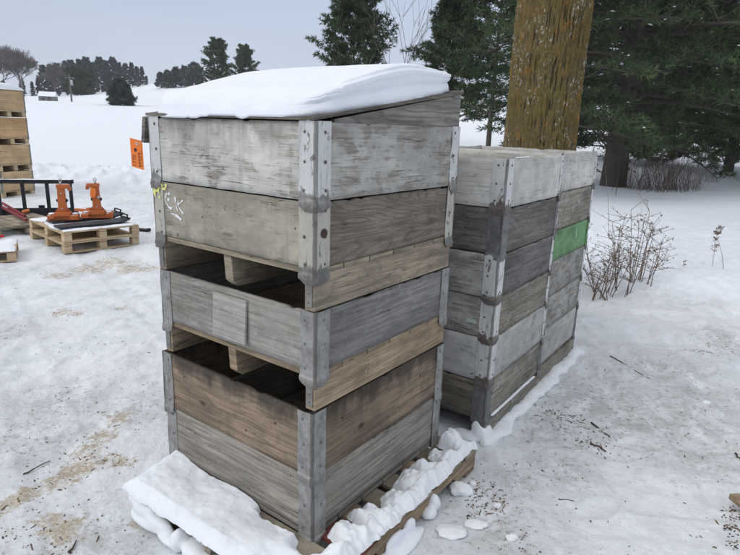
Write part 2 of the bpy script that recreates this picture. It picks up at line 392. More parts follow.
def prints(x, y, z):
    for px, py, a, dp in PRINTS:
        m = (np.abs(x - px) < .30) & (np.abs(y - py) < .30)
        if not m.any(): continue
        dx, dy = x[m] - px, y[m] - py; u = dx * math.cos(a) + dy * math.sin(a); v = -dx * math.sin(a) + dy * math.cos(a)
        q = (np.abs(u) / .145) ** 2.6 + (np.abs(v) / (.050 + .012 * np.cos(u * 20))) ** 2.4
        z[m] += dp * (-.022 * np.clip(1.15 - q, 0, 1) + .007 * np.exp(-((q - 1.7) / .7) ** 2))
    # two faint wheel tracks across the left of the yard
    for off in (0, 1.45):
        d = (x + 1.2 + off) * .80 + (y - 4.0) * .60; w = np.clip((x + .9) / -.6, 0, 1) * np.clip((9.5 - y) / 2, 0, 1) * np.clip((y - 1.5), 0, 1)
        z += w * (-.012 * np.exp(-(d / .12) ** 4) + .007 * np.exp(-((np.abs(d) - .17) / .04) ** 2) + .003 * np.exp(-(d / .12) ** 4) * np.sin((x * .6 - y * .8) * 70))
    return z
def gz(x, y): return float(ground_h(np.array([x]), np.array([y]))[0])

TAN = [bp(*q)[:2].tolist() + [q_r] for q, q_r in (((2, 512), .06), ((14, 503), .07), ((28, 494), .08), ((42, 487), .08), ((55, 480), .10), ((68, 473), .10), ((80, 467), .10), ((93, 463), .10), ((104, 461), .09), ((118, 463), .06), ((132, 464), .045),
      ((52, 522), .09), ((66, 526), .10), ((45, 534), .07), ((62, 538), .07), ((86, 450), .10), ((76, 455), .06), ((103, 434), .09), ((116, 418), .09), ((9, 533), .035),
      ((140, 521), .06), ((60, 276), .16), ((90, 268), .28), ((112, 262), .25), ((62, 312), .11), ((75, 314), .09), ((135, 268), .3), ((120, 308), .08),
      ((737, 505), .03), ((733, 525), .03), ((476, 485), .03), ((496, 508), .035), ((500, 500), .025))]
DRT = [bp(*q)[:2].tolist() + [q_r] for q, q_r in (((600, 400), .55), ((560, 430), .35), ((660, 370), .5), ((700, 400), .5), ((650, 430), .45), ((560, 470), .25), ((700, 450), .4), ((480, 500), .22), ((500, 530), .3), ((520, 480), .2), ((735, 340), .4), ((680, 420), .5), ((20, 440), .4), ((60, 400), .35), ((30, 560), .35), ((100, 540), .3), ((130, 410), .3), ((10, 330), .3))]
def build_ground():
    na = 620; half = R(54)
    ang = np.concatenate([np.linspace(-math.pi, -half, 60)[:-1], np.linspace(-half, half, na), np.linspace(half, math.pi, 60)[1:-1]])
    rad = np.concatenate([[0.25, .5, .75], np.geomspace(1.0, 30, 560), np.geomspace(30, 900, 150)[1:]])
    A, RR = np.meshgrid(ang, rad, indexing='ij'); x = np.sin(A) * RR; y = np.cos(A) * RR
    z = ground_h(x, y); n_a, n_r = x.shape
    V = np.stack([x.ravel(), y.ravel(), z.ravel()], 1)
    i, j = np.meshgrid(np.arange(n_a), np.arange(n_r - 1), indexing='ij'); i2 = (i + 1) % n_a
    F = np.stack([(i * n_r + j).ravel(), (i * n_r + j + 1).ravel(), (i2 * n_r + j + 1).ravel(), (i2 * n_r + j).ravel()], 1)
    V = np.vstack([V, [[0, 0, 0]]]); c = len(V) - 1
    me = npmesh('ground', V, F, True)
    xr, yr = V[:, 0], V[:, 1]
    tan = np.zeros(len(V)); dr = np.zeros(len(V))
    for X, Y, q in TAN:
        tan = np.maximum(tan, 1.15 * np.exp(-((xr - X) ** 2 + (yr - Y) ** 2) / (q * q)))
    for X, Y, q in DRT: dr = np.maximum(dr, np.exp(-((xr - X) ** 2 + (yr - Y) ** 2) / (q * q)))
    b, d = bank(xr, yr)
    pack = 1 - np.maximum(sstep(.05, .25, b), sstep(.03, .09, d)); pack = pack * (1 - sstep(14, 17, yr))
    for nm, arr in (('tan', tan), ('dirt', dr), ('packed', pack)):
        a = me.attributes.new(nm, 'FLOAT', 'POINT'); a.data.foreach_set('value', arr.astype(np.float32))
    t = NT('snow_ground'); co = t.n('ShaderNodeTexCoord').outputs['Object']
    def attr(n_): q = t.n('ShaderNodeAttribute', attribute_name=n_); return q.outputs['Fac']
    tanA, dirtA, packA = attr('tan'), attr('dirt'), attr('packed')
    n1 = t.noise(co, .9, 6, .6); n2 = t.noise(co, 6, 6, .65, .3); n3 = t.noise(co, 34, 5, .7); n4 = t.noise(co, 150, 3, .6)
    swp = t.noise(co, (5, 1.6, 1), 5, .6, .4)
    fresh = t.mix(n1, (.76, .80, .86), (.83, .86, .905))
    packc = t.mix(t.step(n1, .32, .68), (.60, .625, .655), (.77, .79, .82))
    packc = t.mix(t.step(n2, .38, .68), packc, (.81, .83, .86))
    packc = t.mix(t.math('MULTIPLY', t.step(swp, .48, .68), .45), packc, (.52, .54, .565))
    n5 = t.noise(co, (2.3, 1.7, 1), 5, .6, .8); packc = t.mix(t.math('MULTIPLY', t.step(n5, .52, .62), .6), packc, (.80, .82, .85))
    fine = t.noise(co, (75, 75, 75), 5, .75); packc = t.mix(t.math('MULTIPLY', t.step(t.math('ADD', fine, t.math('MULTIPLY', n2, .35)), .82, .885), .38), packc, (.36, .31, .25))
    grime = t.step(t.math('ADD', n3, t.math('MULTIPLY', n2, .5)), .86, .98)
    packc = t.mix(t.math('MULTIPLY', grime, .55), packc, (.42, .39, .35))
    c = t.mix(packA, fresh, packc)
    dm = t.math('MULTIPLY', dirtA, t.step(t.math('ADD', n2, t.math('MULTIPLY', n3, .5)), .60, .85))
    c = t.mix(t.math('MULTIPLY', dm, .72), c, (.40, .395, .39))
    dk = t.math('MULTIPLY', t.math('MULTIPLY', dirtA, packA), t.step(t.math('ADD', n3, t.math('MULTIPLY', n4, .4)), .80, .86))
    c = t.mix(t.math('MULTIPLY', dk, .75), c, (.16, .13, .10))
    tm = t.step(t.math('ADD', tanA, t.math('MULTIPLY', t.math('SUBTRACT', t.math('ADD', n3, t.math('MULTIPLY', n2, 1.0)), .95), 2.2)), .50, 1.0)
    tm = t.math('MULTIPLY', tm, t.step(tanA, .05, .3)); cr_ = t.step(t.noise(co, 55, 5, .75), .5, .62)
    tancol = t.mix(n4, (.26, .19, .11), (.52, .42, .28))
    tancol = t.mix(t.math('MULTIPLY', cr_, .8), tancol, (.62, .58, .50)); tm = t.math('MULTIPLY', tm, t.step(t.noise(co, (16, 16, 16), 6, .75), .42, .56, .25, 1.0)); c = t.mix(t.math('MULTIPLY', tm, .85), c, tancol)
    h = t.math('ADD', t.math('ADD', t.math('MULTIPLY', n2, .8), t.math('MULTIPLY', n3, .5)), t.math('MULTIPLY', n4, .18))
    nb = t.bump(h, .75, .022)
    m = t.done(c, t.step(packA, 0, 1, .8, .55), nb, spec=.3)
    o = link('ground', me, m); tag(o, kind='structure'); return o
build_ground()

# ------------------------------------------------------------------ crates
def panel_mesh(l, th, h, seed, split=None, nick=.0022):
    """one plywood side, long axis x, centred, z 0..h, with slightly chewed edges"""
    nx, nzz = 40, 10; V = []; F = []
    xs = np.linspace(-l / 2, l / 2, nx); zs = np.linspace(0, h, nzz)
    for side in (-1, 1):
        for z in zs:
            for x in xs: V.append([x, side * th / 2, z])
    V = np.array(V); P = V * np.array([18, 3, 18]) + seed * 7.3
    nz_ = fbm(P, seed, 3)
    top = V[:, 2] > h - 1e-6; bot = V[:, 2] < 1e-6
    V[top, 2] += nick * nz_[top] - nick * .5 - .006 * (nz_[top] < -.38); V[bot, 2] += nick * nz_[bot] + nick * .5
    bow = .0016 * vnoise(np.stack([V[:, 0] * 3, V[:, 2] * 5, V[:, 0] * 0 + seed * 3.3], 1), seed); V[:, 1] += bow
    n = nx * nzz
    for s, o in ((-1, 0), (1, n)):
        for j in range(nzz - 1):
            for i in range(nx - 1):
                q = [o + j * nx + i, o + j * nx + i + 1, o + (j + 1) * nx + i + 1, o + (j + 1) * nx + i]
                F.append(q if s < 0 else q[::-1])
    for i in range(nx - 1):
        F.append([n + i, n + i + 1, i + 1, i]); k = (nzz - 1) * nx; F.append([k + i, k + i + 1, n + k + i + 1, n + k + i])
    for j in range(nzz - 1):
        F.append([j * nx, (j + 1) * nx, n + (j + 1) * nx, n + j * nx]); e_ = nx - 1
        F.append([n + j * nx + e_, n + (j + 1) * nx + e_, (j + 1) * nx + e_, j * nx + e_])
    return npmesh('plywood_panel', V, F)

def bracket_mesh(h, w=.074, foot=.036, seed=0, w2=None):
    """folded angle plate on the corner (+x,-y): one flange on the front (y), one on the right (x)"""
    w2 = w2 or w
    lv = [(h + .001, 1, .0045), (h * .75, 1, .0045), (h * .5, 1, .0045), (h * .25, 1, .0045), (.008, 1, .0050), (-.002, 1, .0095), (-.016, 1.0, .0105), (-foot * .72, .80, .0105), (-foot, .50, .0095)]
    V = []; rng = np.random.RandomState(seed + 11)
    for z, k, o in lv:
        jit = rng.randn(8, 3) * .0013
        a, b = w * k, w2 * k; r = .006
        pts = [(-a, -o), (-a * .55, -o), (-r * 1.6, -o), (o * .2 - r * .1, -o * .85), (o * .85, -o * .2 + r * .1), (o, r * 1.6), (o, b * .55), (o, b)]
        for i, p in enumerate(pts): V.append((p[0] + jit[i, 0] * (0 < i < 7), p[1] + jit[i, 1], z))
    F = [[j * 8 + i, j * 8 + i + 1, (j + 1) * 8 + i + 1, (j + 1) * 8 + i] for j in range(len(lv) - 1) for i in range(7)]
    me = bpy.data.meshes.new('corner_bracket'); me.from_pydata(V, [], [f[::-1] for f in F]); me.update(); return me
_riv = None
def rivet_mesh(mat, cache={}):
    if mat.name not in cache:
        m = MB(); m.dome((0, 0, 0), .0065, .0035, (0, -1, 0), 10); cache[mat.name] = m.mesh('rivet'); cache[mat.name].materials.append(mat)
    return cache[mat.name]
_brk = {}
def crate(label, cat, origin, yaw, L, W, z0, h, mf, ms, mb, mr, seed, floor=False, skid=0.0, mskid=None, skid_axis='y', group=None, foot=.036, split_front=None, split_side=None, name='wooden_crate', zr=3, bw=.074, mback=None, clips=False, bw2=None):
    t = thing(name, label, cat, (origin[0], origin[1], z0), -yaw, group)
    th = .018; fz = .024 if floor else 0.0
    def side(l, mat, loc, rz, sd, split):
        hh = h - fz - .002
        if split:
            a = hh * split
            for (q0, q1, k) in ((0, a - .0015, 0), (a + .0015, hh, 1)):
                me = panel_mesh(l, th, q1 - q0, sd + k * 5); m_ = mat[k] if isinstance(mat, tuple) else mat
                o = link('plywood_panel', me, m_, t, (loc[0], loc[1], fz + q0), (0, 0, rz))
        else:
            o = link('plywood_panel', panel_mesh(l, th, hh, sd), mat, t, (loc[0], loc[1], fz), (0, 0, rz))
    side(L - .004, mf, (0, -W / 2 + th / 2), 0, seed, split_front)
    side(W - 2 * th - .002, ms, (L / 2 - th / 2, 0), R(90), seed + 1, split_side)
    side(L - .004, mback or ms, (0, W / 2 - th / 2), R(180), seed + 2, None)
    side(W - 2 * th - .002, mf if not isinstance(mf, tuple) else mf[0], (-L / 2 + th / 2, 0), R(-90), seed + 3, None)
    if floor:
        nb = 6
        for i in range(nb):
            bwid = W / nb
            b = MB().box((0, -W / 2 + bwid * (i + .5), .011), (L - .006, bwid - .006, .022)).build('floor_board', mskid or ms, t, bevel=.002)
    key = (round(h, 3), foot, seed % 3, bw)
    if key not in _brk: _brk[key] = None
    for ci, (sx_, sy_, rz) in enumerate(((1, -1, 0), (1, 1, 90), (-1, 1, 180), (-1, -1, 270))):
        bwc = bw if (ci == 0 or bw2 is None) else bw2
        me = bracket_mesh(h, bwc, foot, seed + ci * 3)
        me.materials.append(mb)
        o = link('corner_bracket', me, None, t, (sx_ * L / 2, sy_ * W / 2, 0), (0, 0, R(rz)))
        s = o.modifiers.new('solid', 'SOLIDIFY'); s.thickness = .0028; s.offset = -1
        b = o.modifiers.new('bev', 'BEVEL'); b.width = .0008; b.segments = 1
        rng = random.Random(seed * 7 + ci)
        for k in range(zr):
            zz = h * (.14 + .74 * k / max(1, zr - 1)) + rng.uniform(-.004, .004)
            link('rivet', rivet_mesh(mr), None, o, (-bwc * .62 + rng.uniform(-.004, .004), -.0047, zz))
            link('rivet', rivet_mesh(mr), None, o, (.0047, bwc * .62 + rng.uniform(-.004, .004), zz), (0, 0, R(90)))
    if skid:
        for k, xo in enumerate((-.5, 0, .5)):
            if skid_axis == 'y':
                xx = xo * (L - .056) - (.01 if k == 1 else 0)
                m_ = MB()
                m_.prism([(-W / 2 + .012, 0), (W / 2 - .012, 0), (W / 2 - .012, -skid + .03), (W / 2 - .045, -skid + .002), (-W / 2 + .05, -skid + .002), (-W / 2 + .02, -skid + .03)] if k == 1 else
                         [(-W / 2 + .004, 0), (W / 2 - .004, 0), (W / 2 - .004, -skid + .002), (-W / 2 + .004, -skid + .002)], -.024, .024, 'x')
                o = m_.build('skid', mskid, t, (xx, 0, 0), bevel=.003)
                if k != 1:
                    pl = MB(); pl.box((0, -W / 2 + .001, -skid / 2), (.032, .004, skid * .72))
                    p = pl.build('end_plate', GALV, o)
                    for q in (-.3, 0, .3):
                        d_ = MB(); d_.dome((0, -W / 2 - .001, -skid / 2 + q * skid * .8), .0045, .0016, (0, -1, 0), 8); d_.build('screw', RIVET, p)
            else:
                m_ = MB().box((0, xo * (W - .09), -skid / 2), (L - .01, .09, skid - .003)); m_.build('skid', mskid, t, bevel=.003)
    return t

PW = (.62, .62, .61)
w1f = wood('white_worn_plywood', (.20, .195, .185), (.33, .32, .31), PW, .58, .35, .2, .55, seed=1, drip=.3)
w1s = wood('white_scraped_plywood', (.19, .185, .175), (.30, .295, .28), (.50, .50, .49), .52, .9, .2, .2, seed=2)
w2f = wood('cream_worn_plywood', (.17, .16, .135), (.31, .29, .245), (.49, .465, .395), .66, .25, .35, .35, seed=3, drip=.2, speck=.9)
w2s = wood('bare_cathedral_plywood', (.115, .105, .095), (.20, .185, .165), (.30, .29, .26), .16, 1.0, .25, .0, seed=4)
w3f = wood('light_grey_plywood', (.19, .19, .185), (.31, .31, .305), (.42, .42, .42), .40, .2, .25, .15, seed=5)
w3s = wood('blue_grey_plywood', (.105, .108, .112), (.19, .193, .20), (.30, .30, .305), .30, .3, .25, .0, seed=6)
w4 = wood('brown_knotty_board', (.12, .096, .076), (.235, .190, .150), (.28, .255, .22), .16, .6, .6, .88, seed=7, speck=1.0, topcol=(.045, .04, .036), knots=((-.19, .10, .017), (.28, .17, .008), (-.32, .19, .007), (.10, .07, .006)))
w5 = wood('grey_fibrous_board', (.16, .155, .145), (.27, .26, .245), (.36, .35, .335), .35, .15, .3, .0, seed=8, fib=1.3)
wsk = wood('weathered_skid_board', (.15, .13, .105), (.30, .27, .22), None, 0, .5, .35, 0, seed=9)
wsk2 = wood('weathered_pine_skid', (.17, .135, .10), (.33, .27, .20), None, 0, .5, .3, 0, seed=10)

FG = 'crates of the near stack'
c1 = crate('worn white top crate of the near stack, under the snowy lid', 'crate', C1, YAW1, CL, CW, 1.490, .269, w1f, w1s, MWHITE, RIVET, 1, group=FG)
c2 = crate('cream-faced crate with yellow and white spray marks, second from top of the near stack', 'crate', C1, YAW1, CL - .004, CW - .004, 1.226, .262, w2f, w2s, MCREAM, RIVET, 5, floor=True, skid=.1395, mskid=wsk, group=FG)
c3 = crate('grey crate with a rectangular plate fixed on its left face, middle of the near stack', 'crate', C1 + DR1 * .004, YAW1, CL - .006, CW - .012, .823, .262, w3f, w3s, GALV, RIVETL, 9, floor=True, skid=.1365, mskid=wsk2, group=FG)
c4 = crate('brown knotty wooden crate with dark stained top edge, second from bottom of the near stack', 'crate', C1 - DR1 * .004, YAW1 + .002, CL, CW, .409, .276, w4, w4, GALV, RIVETL, 13, group=FG)
c5 = crate('plain grey fibrous crate at the bottom of the near stack, resting on the snowy pallet', 'crate', C1, YAW1, CL - .004, CW - .004, .122, .285, w5, w5, GALV, RIVETL, 17, floor=True, group=FG, mskid=w5)

# plate on the middle crate
pl = MB().box((0, 0, .118), (.205, .012, .185)).build('door_plate', wood('grey_plate_board', (.27, .27, .27), (.36, .36, .36), (.42, .42, .42), .4, .1, .2, 0, seed=30), c3, (.010, -CW / 2 - .012, .022), (R(-3.5), 0, 0), bevel=.003)

# spray marks and stencil
def text_mesh(body, size, ext=.0):
    cu = bpy.data.curves.new('txt', 'FONT'); cu.body = body; cu.size = size; cu.extrude = ext; cu.align_x = 'LEFT'
    o = bpy.data.objects.new('txt', cu); col.objects.link(o); dg = bpy.context.evaluated_depsgraph_get(); dg.update()
    me = bpy.data.meshes.new_from_object(o.evaluated_get(dg)); bpy.data.objects.remove(o); return me
def worn_paint(name, c, cover=.5, sc=60):
    t = NT(name); co = t.coord(); n = t.noise(co, sc, 5, .7)
    tr = t.n('ShaderNodeBsdfTransparent'); mx = t.n('ShaderNodeMixShader'); t.done(c, .8)
    t.l(t.step(n, .62 - cover * .3, .66 - cover * .3), mx.inputs[0]); t.l(tr.outputs[0], mx.inputs[1]); t.l(t.b.outputs[0], mx.inputs[2]); t.l(mx.outputs[0], t.out.inputs[0]); return t.m
SPY = worn_paint('yellow_spray', (.74, .71, .24), .62, 46); SPW = worn_paint('white_spray', (.72, .73, .74), .7, 40); STN = worn_paint('black_stencil', (.10, .10, .09), .20, 70)
def strokes(name, segs, w, mat, parent, loc, yoff=-.0005):
    m = MB()
    for k, pts in enumerate(segs):
        n = len(pts); V = []; y = yoff - k * .0003
        for i, (x, z) in enumerate(pts):
            a = Vector(pts[max(i - 1, 0)]); b = Vector(pts[min(i + 1, n - 1)]); d = (b - a).normalized(); nn = Vector((-d.y, d.x)) * w * (.6 + .5 * math.sin(i * 2.1 + k))
            V += [(x + nn.x, y, z + nn.y), (x - nn.x, y, z - nn.y)]
        m.add(V, [[2 * i, 2 * i + 1, 2 * i + 3, 2 * i + 2] for i in range(n - 1)])
    return m.build(name, mat, parent, loc)
fy = -(CW - .004) / 2
strokes('yellow_mark', [[(-.055, .055), (-.058, .03), (-.052, .0)], [(-.02, .05), (-.028, .03), (-.045, .028), (-.058, .03)], [(-.022, .055), (-.024, .03), (-.018, -.002)], [(.0, .055), (.02, .06), (.035, .052)], [(.002, .04), (.03, .045)]], 0.0135, SPY, c2, (-CL / 2 + .075, fy - .0085, .19))
strokes('white_mark', [[(.05, .03), (.02, .02), (.01, .0), (.035, -.03), (.06, -.035)], [(.03, .0), (.045, .005)], [(.085, .02), (.09, -.01), (.10, -.04)], [(.14, .01), (.12, -.005), (.10, -.01)], [(.10, -.012), (.13, -.04), (.145, -.05)], [(.05, -.055), (.09, -.06), (.125, -.075)]], .0075, SPW, c2, (-CL / 2 + .075, fy - .003, .185))
for k, (s_, x_, z_) in enumerate((('MILLERSVILLE', -.12, .175), ('EAST', -.12, .140), ('MILLS', -.105, .105))):
    link('stencil_text', text_mesh(s_, .036), STN, c2, (x_, fy - .0022, z_), (R(90), 0, 0))

# ------------------------------------------------------------------ lid with its snow
lid_w = wood('lid_plywood', (.12, .12, .12), (.22, .22, .22), (.33, .33, .33), .2, 1.1, .3, 0, seed=40)
lid_e = wood('lid_dark_edge', (.075, .07, .065), (.16, .15, .14), None, 0, .3, .5, 0, seed=41)
def lidz(y): return .010 + .150 * (y + CW / 2) / CW
lt = thing('crate_lid', 'sloping grey plywood lid with triangular side board, on top of the near crate stack', 'lid', (C1[0], C1[1], 1.7605), -YAW1)
hL, hW = CL / 2, CW / 2
MB().prism([(-hW - .012, lidz(-hW) - .010), (hW + .01, lidz(hW) - .015), (hW + .01, lidz(hW)), (-hW - .012, lidz(-hW))], -hL - .006, hL + .004, 'x').build('lid_board', lid_e, lt, bevel=.002)
MB().prism([(-hW * .80, -.008), (hW - .002, -.008), (hW - .002, lidz(hW) - .018), (-hW * .80, lidz(-hW * .80) - .018)], hL - .024, hL - .004, 'x').build('side_board', lid_w, lt)
MB().prism([(-hW - .006, -.115), (hW, -.12), (hW, lidz(hW) - .02), (-hW - .006, lidz(-hW) - .018)], -.01, .012, 'x').build('side_board', lid_w, lt, (-hL - .026, 0, 0), (0, R(11), 0))
MB().box((0, hW - .012, .08), (CL - .06, .018, .15)).build('back_board', lid_w, lt)
MB().box((-.36, -hW - .003, .006), (.20, .012, .012)).build('front_strip', w1f, lt)

def snow_cap():
    nt, nr = 260, 90
    th = np.linspace(0, 2 * np.pi, nt, endpoint=False)
    ct, st = np.cos(th), np.sin(th); n_ = 8.0
    rr = (np.abs(ct) ** n_ + np.abs(st) ** n_) ** (-1 / n_)
    cx, cy = ct * rr, st * rr                                   # unit rounded square
    rho = np.concatenate([[0], np.linspace(.04, .86, 40), np.linspace(.865, 1.0, nr - 41)])
    steep = np.clip(.5 + 1.1 * cx * (cx > 0) * (np.abs(cx) > .8) + .9 * (cy > .75), .35, 1.0)  # steep wall on right and back
    # smooth it round the contour
    k = np.hanning(31); k /= k.sum(); steep = np.convolve(np.r_[steep[-15:], steep, steep[:15]], k, 'valid')
    Rh, T = np.meshgrid(rho, th, indexing='ij'); S = np.broadcast_to(steep, Rh.shape)
    w = .17 * (1 - S) + .06 * S                                  # width of the rounded shoulder
    e1 = np.clip((1 - Rh) / np.maximum(w * 1.6, .02), 0, 1)
    prof = (1 - (1 - e1) ** (2.0 + 1.8 * S)) ** (.70)
    x = cx[None] * Rh * (hL + .004); y = cy[None] * Rh * (hW + .011 + .006 * (cy < -.9)[None])
    N = fbm(np.stack([x.ravel() * 2.6, y.ravel() * 2.6, x.ravel() * 0], 1), 5, 3).reshape(x.shape)
    N2_ = fbm(np.stack([x.ravel() * 10, y.ravel() * 10, x.ravel() * 0 + 4], 1), 6, 4).reshape(x.shape)
    front = (cy < -.9)[None] & (Rh > .985)
    base = lidz(y) + .001 - front * np.clip(.007 + .022 * N2_ + .03 * N, .001, .014) * sstep(-hL, -hL + .12, x)
    Tk = .094 + .050 * sstep(-.48, .05, y) - .044 * sstep(.0, hW, y) - .014 * sstep(.0, -hL, x) - .014 * sstep(.05, hL, x) * sstep(-.1, hW, y) + .006 * N
    z = base + Tk * prof + .0025 * N2_ * prof
    # undercut, lip and faint strata on the steep wall; soft scallops along the low front edge
    frac = prof; amp = S * sstep(.90, .955, Rh)
    lay = .007 * np.exp(-((frac - .78) / .2) ** 2) - .014 * np.exp(-((frac - .38) / .22) ** 2) - .006 * (frac < .1) + .0025 * np.sin(frac * 26 + 3 * N) + .0018 * np.sin(frac * 55 + 5 * N) + .010 * N2_ + .012 * N
    x = x + cx[None] * amp * lay * (np.abs(cx)[None] > .7); y = y + cy[None] * amp * lay * (np.abs(cy)[None] > .7) * (cy > 0)[None]
    fr = (cy < -.7)[None] * sstep(.80, .95, Rh) * sstep(1.0, .97, Rh)
    z = z + fr * (.012 * N + .016 * N2_)
    V = np.stack([x.ravel(), y.ravel(), z.ravel()], 1); nR = len(rho)
    i, j = np.meshgrid(np.arange(nR - 1), np.arange(nt), indexing='ij'); j2 = (j + 1) % nt
    F = np.stack([(i * nt + j).ravel(), ((i + 1) * nt + j).ravel(), ((i + 1) * nt + j2).ravel(), (i * nt + j2).ravel()], 1)
    # closed underside
    o = len(V); xb, yb = cx * (hL - .02), cy * (hW - .02); V = np.vstack([V, np.stack([xb, yb, lidz(yb) + .0012], 1), [[0, 0, lidz(0) + .0012]]])
    jj = np.arange(nt); j2 = (jj + 1) % nt; b = (nR - 1) * nt
    F = np.vstack([F, np.stack([b + jj, o + jj, o + j2, b + j2], 1)])
    F = np.vstack([F, np.stack([o + jj, np.full(nt, o + nt), np.full(nt, o + nt), o + j2], 1)])
    V = V.tolist(); F = [list(dict.fromkeys(q)) for q in F.tolist()]
    me = bpy.data.meshes.new('snow_mound'); me.from_pydata(V, [], F); me.polygons.foreach_set('use_smooth', [True] * len(F)); me.update()
    o = link('snow_mound', me, SNOW, None, (C1[0], C1[1], 1.7605), (0, 0, -YAW1))
    tag(o, 'thick rounded cap of fresh snow lying on the sloping lid of the near stack', 'snow')
snow_cap()

# orange card tied to the lid's side board
tagp = Vector(at(137, 154, 2.62))
ot = thing('hang_tag', 'orange card tag with black printing hanging left of the near stack', 'tag', tuple(tagp), R(-14))
ORG = plain('orange_card', (.80, .20, .03), .55, var=.06, sc=30)
BLK = plain('black_print', (.06, .03, .02), .7)
tw, th_ = .062, .128
MB().prism([(-tw / 2, -th_ / 2 + .008), (tw / 2, -th_ / 2 - .006), (tw / 2, th_ / 2 - .006), (-tw / 2, th_ / 2 + .006)], -.0005, .0005).build('card', ORG, ot)
rg = MB()
for k in range(12):
    a, b = 2 * math.pi * k / 12, 2 * math.pi * (k + 1) / 12
    rg.add([(math.cos(q) * r_, -.0012, math.sin(q) * r_) for q, r_ in ((a, .0035), (b, .0035), (b, .0075), (a, .0075))], [[0, 1, 2, 3]])
rg.build('eyelet', plain('eyelet_paper', (.55, .50, .45)), ot, (.004, 0, th_ / 2 - .018))
link('number_text', text_mesh('1770', .026), BLK, ot, (-.006, -.0011, -.056), (R(90), R(-90), 0))
dots = MB(); rr_ = random.Random(4)
for k in range(5):
    for q in range(2): dots.box((.008 + q * .006, -.0010, -.052 + k * .013), (.003, .0004, .010))
for k in range(3): dots.box((.022, -.0010, -.045 + k * .026), (.002, .0004, .019))
dots.dome((-.006, -.0008, .018), .0085, .0004, (0, -1, 0), 10)
dots.build('printing', BLK, ot)
pe = Vector(ot.matrix_world @ Vector((.004, 0, th_ / 2 - .016)))
sd = Vector((C1[0], C1[1], 1.7605)) + Vector((*( -DL1 * (-hL - .045) * -1 * -1), 0))
corner = Vector((C1[0] + DL1[0] * (hL + .05) - DR1[0] * (hW + .0), C1[1] + DL1[1] * (hL + .05) - DR1[1] * (hW + .0), 1.655))
bpy.context.view_layer.update()
inv = ot.matrix_world.inverted(); a_ = Vector((.004, 0, th_ / 2 - .017)); b_ = inv @ corner
MB().tube([a_, a_.lerp(b_, .5) + Vector((0, 0, -.004)), b_], .0009, 5).build('string', plain('string', (.5, .48, .44)), ot)

# ------------------------------------------------------------------ pallet under the near stack
pw = wood('pallet_grey_board', (.15, .135, .115), (.29, .265, .225), None, 0, .5, .35, 0, seed=50)
pw2 = wood('pallet_brown_board', (.13, .10, .075), (.27, .21, .155), None, 0, .5, .3, 0, seed=51)
pred = wood('pallet_red_board', (.09, .03, .03), (.16, .06, .05), None, 0, .4, .3, 0, seed=52)
pc = C1 + (-DL1) * (.5 * (.2 - .87) + .48 - CL / 2 + 0) + DR1 * (.40 - CW / 2)
# pallet spans x: -.87..+.20 from the right face, y: -.26..1.06 from the front face
pt_ = thing('pallet', 'grey stringer pallet covered in snow beneath the near crate stack', 'pallet', (N1[0] - DL1[0] * (-.335) + DR1[0] * .40, N1[1] - DL1[1] * (-.335) + DR1[1] * .40, 0), -YAW1)
PX, PY = 1.07, 1.32; rngp = random.Random(3)
for k in range(9):
    yy = -PY / 2 + .06 + k * (PY - .12) / 8; wd = .105 if k else .125
    MB().box((rngp.uniform(-.006, .006), yy, .109), (PX + rngp.uniform(-.01, .006), wd, .018)).build('deck_board', pred if k in (2,) else (pw if k % 3 else pw2), pt_, bevel=.002)
for k in range(4):
    yy = -PY / 2 + .06 + k * (PY - .12) / 3
    MB().box((0, yy, .012), (PX, .10, .016)).build('bottom_board', pw2, pt_, bevel=.002)
for k, xx in enumerate((-PX / 2 + .022, 0, PX / 2 - .022)):
    z0_, z1_ = .0205, .0995; n0 = .05
    MB().prism([(-PY / 2, z0_), (-PY / 2 + .20, z0_), (-PY / 2 + .23, z0_ + .035), (-PY / 2 + .43, z0_ + .035), (-PY / 2 + .46, z0_), (PY / 2 - .46, z0_), (PY / 2 - .43, z0_ + .035), (PY / 2 - .23, z0_ + .035), (PY / 2 - .2, z0_), (PY / 2, z0_), (PY / 2, z1_), (-PY / 2, z1_)], -.019, .019, 'x').build('stringer', pw if k < 2 else pw2, pt_, (xx, 0, 0), bevel=.002)

def heightfield(name, x0, x1, y0, y1, nx, ny, ztop, zbot, mat, loc, rz, droop=None):
    """closed snow slab: ztop(x,y) thickness above zbot; cells with no snow are dropped"""
    xs = np.linspace(x0, x1, nx); ys = np.linspace(y0, y1, ny); X, Y = np.meshgrid(xs, ys, indexing='ij'); Z = ztop(X, Y); B = zbot(X, Y)
    keep = Z > B + .002
    kc = keep[:-1, :-1] | keep[1:, :-1] | keep[:-1, 1:] | keep[1:, 1:]
    Z = np.maximum(Z, B); V = np.vstack([np.stack([X.ravel(), Y.ravel(), Z.ravel()], 1), np.stack([X.ravel(), Y.ravel(), B.ravel()], 1)]); n = nx * ny
    F = []
    for i in range(nx - 1):
        for j in range(ny - 1):
            if not kc[i, j]: continue
            a, b, c, d = i * ny + j, (i + 1) * ny + j, (i + 1) * ny + j + 1, i * ny + j + 1
            F.append([a, b, c, d]); F.append([n + d, n + c, n + b, n + a])
            if i == 0 or not kc[i - 1, j]: F.append([a, d, n + d, n + a])
            if i == nx - 2 or not kc[i + 1, j]: F.append([c, b, n + b, n + c])
            if j == 0 or not kc[i, j - 1]: F.append([b, a, n + a, n + b])
            if j == ny - 2 or not kc[i, j + 1]: F.append([d, c, n + c, n + d])
    me = bpy.data.meshes.new(name); me.from_pydata(V.tolist(), [], F); me.polygons.foreach_set('use_smooth', [True] * len(F)); me.update()
    o = link(name, me, mat, None, loc, (0, 0, rz))
    return o
